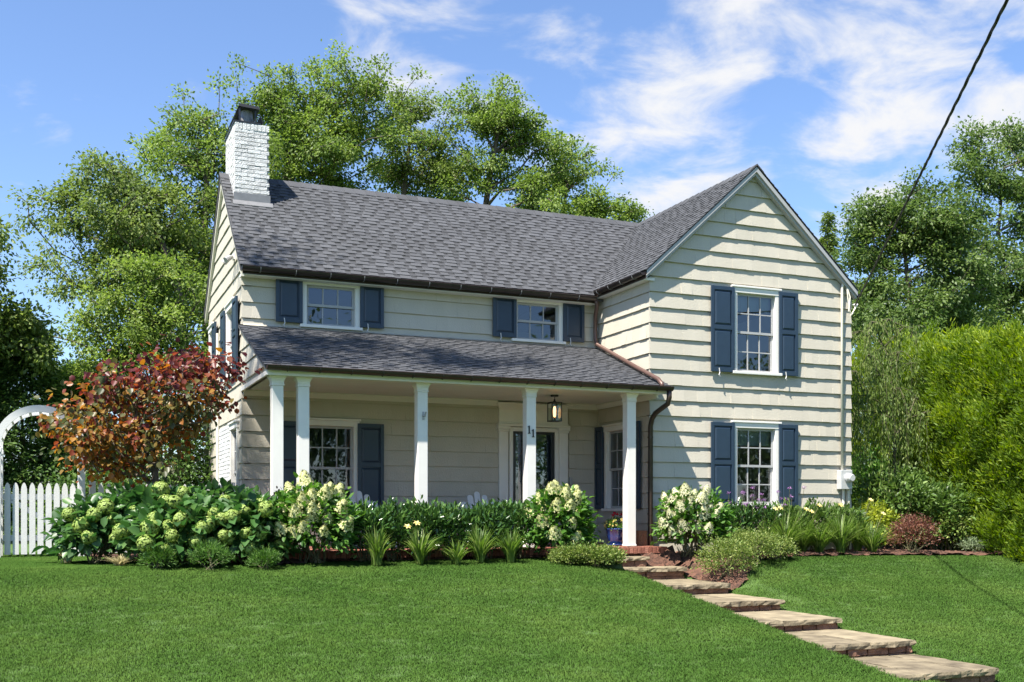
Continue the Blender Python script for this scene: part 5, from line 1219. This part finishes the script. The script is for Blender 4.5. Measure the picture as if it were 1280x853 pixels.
# cherry laurels in front of the porch
GL = "laurels along the porch"
lab = ["cherry laurel right of the left cream hydrangea", "cherry laurel below the porch window's right shutter", "cherry laurel in front of the third column", "cherry laurel in the middle of the porch front", "cherry laurel in front of the right adirondack chair", "cherry laurel beside the cream hydrangea at the door"]
for k, px in enumerate((456, 492, 530, 568, 606, 644)):
    x, y = pxy(px, 14.42 + .06 * (k % 2)); shrub("cherry_laurel", lab[k], x, y, .40, .72 + .05 * ((k * 7) % 3) / 2, 'laurel', 260, 8, .085, .38, .05, group=GL, droop=-.3, wdir=.9, stems=16, ry=.36, base_h=.0, upn=.5, tb=.48 + .05 * (k % 3))
GQ = "laurels below the wing window"
lab = ["laurel right behind the white flowered hydrangea", "laurel under the left shutter of the lower wing window", "laurel under the lower wing window", "laurel under the right shutter of the lower wing window", "laurel below the electric meter"]
for k, px in enumerate((915, 948, 985, 1022, 1055)):
    x, y = pxy(px, 14.95); shrub("cherry_laurel", lab[k], x, y, .38, .78 + .03 * (k % 2), 'laurel' if k < 2 else 'vibur', 180, 7, .085, .38, .05, group=GQ, droop=-.35, wdir=.9, stems=14, ry=.3, base_h=.08, upn=.5, tb=.5)
# strap leaved clumps
def strap(name, label, x, y, h, R, nb, lm, group, flowers=0, wd=.011, stalk_h=1.1):
    z0 = g1(x, y) + .02; root = thing(name, (x, y, z0), label, "plant", group); Vs = []; Fs = []; T = []; o = 0; seg = 6
    for k in range(nb):
        a = random.uniform(0, 6.283); lean = random.uniform(.15, 1.0); L_ = h * random.uniform(.75, 1.2); d = np.array([math.cos(a), math.sin(a), 0]); b0_ = np.array([x, y, z0]) + d * random.uniform(0, .05) + rng.normal(0, .012, 3) * [1, 1, 0]
        sd = np.array([-d[1], d[0], 0]); P_ = []
        for i in range(seg + 1):
            t = i / seg; out = R * lean * t ** 1.5; up = L_ * (t - .52 * lean * t ** 2.4); P_.append(b0_ + d * out + [0, 0, up])
        w = wd * random.uniform(.7, 1.2)
        for i, p in enumerate(P_):
            ww = w * (1 - (i / seg) ** 2.5) + .0008; Vs += [p - sd * ww, p + sd * ww]
        tn = min(1, max(0, random.gauss(.5, .22)))
        for i in range(seg): Fs.append((o + 2 * i, o + 2 * i + 1, o + 2 * i + 3, o + 2 * i + 2)); T.append(tn)
        o += 2 * (seg + 1)
    obj_np("foliage", np.array(Vs), np.array(Fs), M[lm], root, np.array(T))
    for k in range(flowers):
        a = random.uniform(0, 6.283); q = Vector((x + math.cos(a) * R * .45, y + math.sin(a) * R * .3 - .05, z0 + h * stalk_h * random.uniform(.85, 1.1)))
        m = MB(); m.tube([(x, y, z0), (lerp(x, q.x, .4), lerp(y, q.y, .4), lerp(z0, q.z, .6)), tuple(q)], .004, 5); m.build("stalk", M['twig'], root)
        n = 6; an = np.arange(n) * 2 * np.pi / n; f = np.stack([np.cos(an), np.sin(an) , np.full(n, .55)], 1); f = f @ np.array([[1, 0, 0], [0, .8, .6], [0, -.6, .8]])
        V, F, kk = leaves(np.repeat(np.array([q]), n, 0), f, np.repeat([[0, -.4, 1.]], n, 0), np.full(n, .06), .6, .2, 'oval', .3); obj_np("flower", V, F, M['yellow'], root, np.repeat(rng.uniform(0, 1, n), kk))
    return root
GD = "strap leaved clumps along the porch bed"
lab = ["upright grassy clump right of the left cream hydrangea", "grassy daylily clump with a pale bloom below the third column", "small grassy clump between two larger ones", "pale tipped grassy clump in the middle of the porch bed", "grassy clump left of the cream hydrangea at the door"]
for k, (px, h, nb, fl) in enumerate(((471, .56, 105, 0), (524, .50, 120, 2), (571, .38, 70, 0), (600, .56, 105, 0), (638, .50, 130, 0))):
    x, y = pxy(px, 13.85 + .07 * math.sin(k * 2.3)); strap("daylily_clump", lab[k], x, y, h, .34 + .12 * (k % 2), nb, 'lily', GD, fl)
GE = "daylilies in front of the wing"
lab = ["daylily clump behind the variegated mound", "daylily clump with pale blooms left of centre in the right bed", "full daylily clump below the right shutter", "daylily clump in the middle of the right bed", "daylily clump next to the red barberry", "back daylily clump under the window sill", "back daylily clump below the meter"]
for k, (px, Y, h, nb, fl) in enumerate(((957, 14.62, .62, 150, 1), (982, 14.42, .70, 170, 2), (1024, 14.5, .62, 180, 1), (1051, 14.4, .72, 190, 1), (1090, 14.43, .60, 150, 1), (1003, 14.66, .74, 150, 1), (1072, 14.7, .76, 150, 1))):
    x, y = pxy(px, Y); strap("daylily_clump", lab[k], x, y, h, .66 + .12 * (k % 3), nb, 'lily', GE, fl, .010)
# low mounds
GF = "feathery mounds along the lawn edge"
for k, (px, Y, R, l) in enumerate(((199, 13.95, .20, "feathery green mound, leftmost of three at the lawn edge"), (261, 13.78, .25, "feathery green mound in the middle below the lime heads"), (330, 13.78, .17, "feathery green mound beside the left cream hydrangea"))):
    x, y = pxy(px, Y); shrub("feathery_mound", l, x, y, R, R * 1.25, 'mound', 260, 7, .05, .14, .03, shape='diamond', group=GF, droop=-.3, wdir=1.0, stems=6, upn=.3)
GC = "low variegated groundcover"
for (px, Y, R, h, ry, l) in ((740, 13.55, .34, .26, .34, "low variegated groundcover left of the top steps"), (712, 13.6, .24, .22, .25, "small variegated groundcover below the cream hydrangea at the door"), (757, 13.62, .22, .18, .22, "variegated groundcover spilling onto the top step"),
                             (908, 13.35, .42, .56, .42, "tallest variegated mound right of the steps"), (938, 13.75, .46, .48, .42, "variegated mound in the middle of the right bed's edge"), (965, 14.05, .38, .30, .34, "variegated mound tapering into the right lawn")):
    x, y = pxy(px, Y); shrub("variegated_groundcover", l, x, y, R, h, 'cover', 420, 9, .036, .5, .045, shape='diamond', group=GC, droop=-.1, wdir=.7, stems=10, ry=ry, upn=.6, tvar=.25)
x, y = pxy(1141, 14.45); shrub("barberry_shrub", "reddish brown barberry right of the daylilies", x, y, .40, .62, 'barb', 330, 9, .038, .5, .05, shape='diamond', droop=-.1, stems=14, upn=.5, tvar=.25)
x, y = pxy(1216, 14.5); shrub("catmint_clump", "small silvery green plant at the right end of the bed", x, y, .22, .22, 'silver', 130, 8, .04, .4, .03, shape='diamond', droop=-.3, stems=6, cat="plant")
GV = "mixed shrubs between the house and the hedge"
for (px, Y, R, h, lm, l, sz) in ((1128, 15.75, .78, 1.55, 'vibur', "tall green viburnum below the weeping tree", .10), (1172, 15.35, .72, 1.25, 'vibur', "viburnum behind the red barberry", .095), (1190, 15.1, .55, .85, 'cover', "mottled shrub right of the barberry", .06), (1090, 15.55, .42, .82, 'chart', "chartreuse leaved shrub beside the corner of the house", .07), (1085, 17.6, .7, 2.0, 'hydp', "leafy green shrub behind the chartreuse one at the house corner", .09), (1150, 18.6, .9, 2.1, 'hydp', "tall bright green shrub under the weeping strands", .09)):
    x, y = pxy(px, Y); shrub("viburnum_shrub" if lm == 'vibur' else "garden_shrub", l, x, y, R, h, lm, 330, 8, sz, .5, .07, group=GV, droop=.1, stems=16)
# straw coloured dying stalks at the front of the left bed
x, y = pxy(150, 14.5); strap("dry_grass_clump", "straw coloured dry stalks at the left end of the bed", x, y, .16, .35, 110, 'straw', None, 0, .006)
x, y = pxy(84, 15.6); strap("dry_grass_clump", "pale dry plant at the foot of the gate", x, y, .22, .2, 60, 'straw', None, 0, .009)
# verbena in front of the lower window
for k, (px, l) in enumerate(((917, "verbena with violet heads over the left shutter of the lower wing window"), (948, "verbena stems rising in front of the lower wing window"), (985, "verbena with violet heads over the right shutter of the lower wing window"))):
    x, y = pxy(px, 14.85); z0 = g1(x, y) + .02; root = thing("verbena", (x, y, z0), l, "flower", "verbena below the wing window")
    for q in range(7):
        tx, ty, tz = x + random.uniform(-.30, .30), y + random.uniform(-.2, .1), random.uniform(.60, 1.0)
        m = MB(); m.tube([(lerp(x, tx, .3), y, z0), (lerp(x, tx, .7), lerp(y, ty, .5), .4), (tx, ty, tz)], .0035, 5); m.build("stem", M['twig'], root)
        n = 26; P_ = np.array([[tx, ty, tz]]) + rng.normal(0, .018, (n, 3)) * [1, 1, .6]; V, F, kk = leaves(P_, rng.normal(0, 1, (n, 3)), np.repeat([[0, 0, 1.]], n, 0), np.full(n, .02), .8); obj_np("flower_head", V, F, M['violet'], root, np.repeat(rng.uniform(0, 1, n), kk))
# flowers in the blue pot
n = 70; P_ = np.array([[pp.x, pp.y, .33]]) + unit(rng.normal(0, 1, (n, 3))) * [.17, .17, .11] * rng.uniform(.3, 1, (n, 1)) ** .5; P_[:, 2] = np.maximum(P_[:, 2], .275)
V, F, T = cluster(P_, unit(P_ - [pp.x, pp.y, .2]), 9, .02, .04, .6, shape='diamond', tone=.6 + rng.normal(0, .1, n)); obj_np("foliage", V, F, M['hydp'], pot, T)
def bloom(c, mt, s):
    n = 9; u = unit(rng.normal(0, 1, (n, 3)) + [0, -.6, .8]); V, F, kk = leaves(np.repeat(np.array([c]), n, 0), u, rng.normal(0, 1, (n, 3)), np.full(n, s), .9); obj_np("bloom", V, F, mt, pot, np.repeat(rng.uniform(0, 1, n), kk))
for k in range(34):
    v = unit(rng.normal(0, 1, 3) + np.array([0, -.5, .3])); bloom(np.array([pp.x, pp.y, .34]) + v * [.185, .185, .12], M['yellow'], .022)
for (dx_, dz_) in ((-.03, .52), (.02, .50), (.12, .47), (.09, .50), (-.06, .49)): bloom(np.array([pp.x + dx_, pp.y - .02, dz_]), M['red'], .038)
m = MB()
for (dx_, dz_) in ((-.03, .52), (.02, .50), (.12, .47), (.09, .50), (-.06, .49)): m.tube([(pp.x, pp.y, .3), (pp.x + dx_, pp.y - .02, dz_)], .003, 4)
m.build("flower_stalks", M['twig'], pot)

# ------------------------------------------------------------------ trees around the photographer: they shade the porch roof and stand in the window glass
b = (-10.5, 17.2, g1(-10.5, 17.2))
def up_from(P, h):                                   # the point h metres up whose shadow falls at P
    t = (h - P[2]) / -SUN_L.z; return (P[0] - SUN_L.x * t, P[1] - SUN_L.y * t, h)
cs = []
for (P, h, R) in (((3.4, 16.2, 3.1), 12.5, .75), ((4.6, 16.1, 3.1), 12.8, .8), ((5.6, 15.7, 2.9), 13.2, .6), ((3.0, 17.2, 4.7), 13.0, .45), ((2.9, 15.3, 2.8), 12.0, .5), ((6.6, 15.8, 2.9), 13.5, .4)):
    q = up_from(P, h); cs.append((*q, R, R, R * .6))
q = up_from((2.9, 17.2, 1.2), 12.2); cs.append((*q, .45, .45, .4))
cs += [(-11.0, 17.6, 11.0, 1.1, 1.1, .9), (-10.6, 18.2, 9, 1.0, 1.0, .8)]
tree("street_maple", "large maple left of the lawn outside the picture, its limb shading the porch roof", b, [b, (-10.3, 17.0, 5), (-8.8, 16.2, 9), (-5.8, 14.4, 12)], cs, 220, 36, .13, 'maple', 'bark', .20, r_tip=.008, step=.6)
GS = "street trees behind the photographer"
proto = None
for k, (x, y, s) in enumerate(((4, -24, 1.0), (13, -27, 1.15), (21, -23, .95), (30, -26, 1.1), (40, -24, 1.0), (50, -27, 1.2))):
    lb = ["street tree straight behind the photographer", "second street tree across the road", "third and shortest street tree across the road", "fourth street tree across the road", "fifth street tree across the road", "last and tallest street tree across the road"][k]
    if proto is None:
        z0 = g1(x, y); proto = tree("street_tree", lb, (x, y, z0), [(x, y, z0 - .1), (x, y, 3), (x + .2, y, 6)], [(x, y, 6.5, 3.4, 3.2, 2.6), (x - 1.8, y, 4.8, 2.4, 2.4, 2.2), (x + 2, y, 5.2, 2.6, 2.4, 2.4), (x, y, 9, 2.2, 2.2, 1.8), (x, y, 3.2, 3.0, 2.6, 1.6)], 260, 28, .30, 'maple', 'bark', .5, group=GS, step=.8)
    else:
        c = proto.copy(); COL.objects.link(c); c.location = (x, y, g1(x, y)); c["label"] = lb; c.scale = (s, s, s); c.rotation_euler = (0, 0, k * 1.3)
        for ch in list(proto.children):
            d = ch.copy(); COL.objects.link(d); d.parent = c; d.location = ch.location

# ------------------------------------------------------------------ lawn grass
def tuft_mesh():
    Vs, Fs, T = [], [], []; r_ = random.Random(2); o = 0
    for k in range(34):
        a = r_.uniform(0, 6.283); d = .085 * math.sqrt(r_.random()); x, y = d * math.cos(a), d * math.sin(a); h = r_.uniform(.009, .021); b_ = r_.uniform(0, 6.283); ln = r_.uniform(.1, .9) * h; w = r_.uniform(.0016, .003)
        dx_, dy_ = math.cos(b_), math.sin(b_); sx, sy = -dy_ * w, dx_ * w
        Vs += [(x - sx, y - sy, -.004), (x + sx, y + sy, -.004), (x - sx * .8 + dx_ * ln * .35, y - sy * .8 + dy_ * ln * .35, h * .62), (x + sx * .8 + dx_ * ln * .35, y + sy * .8 + dy_ * ln * .35, h * .62), (x + dx_ * ln, y + dy_ * ln, h)]
        t = r_.random(); Fs += [(o, o + 1, o + 3), (o, o + 3, o + 2), (o + 2, o + 3, o + 4)]; T += [t] * 3; o += 5
    return mesh_np("grass_tuft", np.array(Vs), np.array(Fs), M['grass'], np.array(T))
tuft = bpy.data.objects.new("grass_tuft", tuft_mesh())
def scatter_grass():
    n = 260000; X = rng.uniform(-9, 24, n); Y = rng.uniform(6.5, 19, n)
    rx = X * CA - Y * SA; d = X * SA + Y * CA; sx = 640 + FPX * rx / d; z = gz(X, Y); sy = 640 - FPX * (z - CZ) / d
    ok = (sx > -250) & (sx < 1530) & (sy < 960) & ~inpoly(X, Y, BED_L) & ~inpoly(X, Y, BED_R) & ~((X > XLANE0 - .02) & (X < XLANE1 + .02) & (Y < 15)) & ~((X > 2.4) & (Y > 14.6)) & ~((X > 7) & (Y > 14.3) & (X < 9.1))
    ok &= rng.random(n) < np.clip(1.25 - (d - 9) * .03, .5, 1)
    P_ = np.stack([X, Y, z], 1)[ok]; m = len(P_)
    me = bpy.data.meshes.new("lawn_grass"); me.vertices.add(m); me.vertices.foreach_set("co", P_.astype(np.float32).ravel())
    for nm, val in (("rot", rng.uniform(0, 6.283, m)), ("scl", rng.uniform(.75, 1.25, m))):
        me.attributes.new(nm, 'FLOAT', 'POINT').data.foreach_set("value", val.astype(np.float32))
    me.update(); o = bpy.data.objects.new("lawn_grass", me); link(o); tag(o, "short mown green grass covering the sloping lawn", "grass", kind="stuff")
    ng = bpy.data.node_groups.new("grass_scatter", 'GeometryNodeTree'); ng.interface.new_socket("Geometry", in_out='INPUT', socket_type='NodeSocketGeometry'); ng.interface.new_socket("Geometry", in_out='OUTPUT', socket_type='NodeSocketGeometry')
    N = ng.nodes; L = ng.links; gi = N.new('NodeGroupInput'); go = N.new('NodeGroupOutput'); ip = N.new('GeometryNodeInstanceOnPoints'); oi = N.new('GeometryNodeObjectInfo'); oi.inputs[0].default_value = tuft
    a1 = N.new('GeometryNodeInputNamedAttribute'); a1.data_type = 'FLOAT'; a1.inputs[0].default_value = "rot"; a2 = N.new('GeometryNodeInputNamedAttribute'); a2.data_type = 'FLOAT'; a2.inputs[0].default_value = "scl"
    cx_ = N.new('ShaderNodeCombineXYZ'); L.new(a1.outputs[0], cx_.inputs[2])
    L.new(gi.outputs[0], ip.inputs['Points']); L.new(oi.outputs['Geometry'], ip.inputs['Instance']); L.new(cx_.outputs[0], ip.inputs['Rotation']); L.new(a2.outputs[0], ip.inputs['Scale']); L.new(ip.outputs[0], go.inputs[0])
    md = o.modifiers.new("scatter", 'NODES'); md.node_group = ng
scatter_grass()
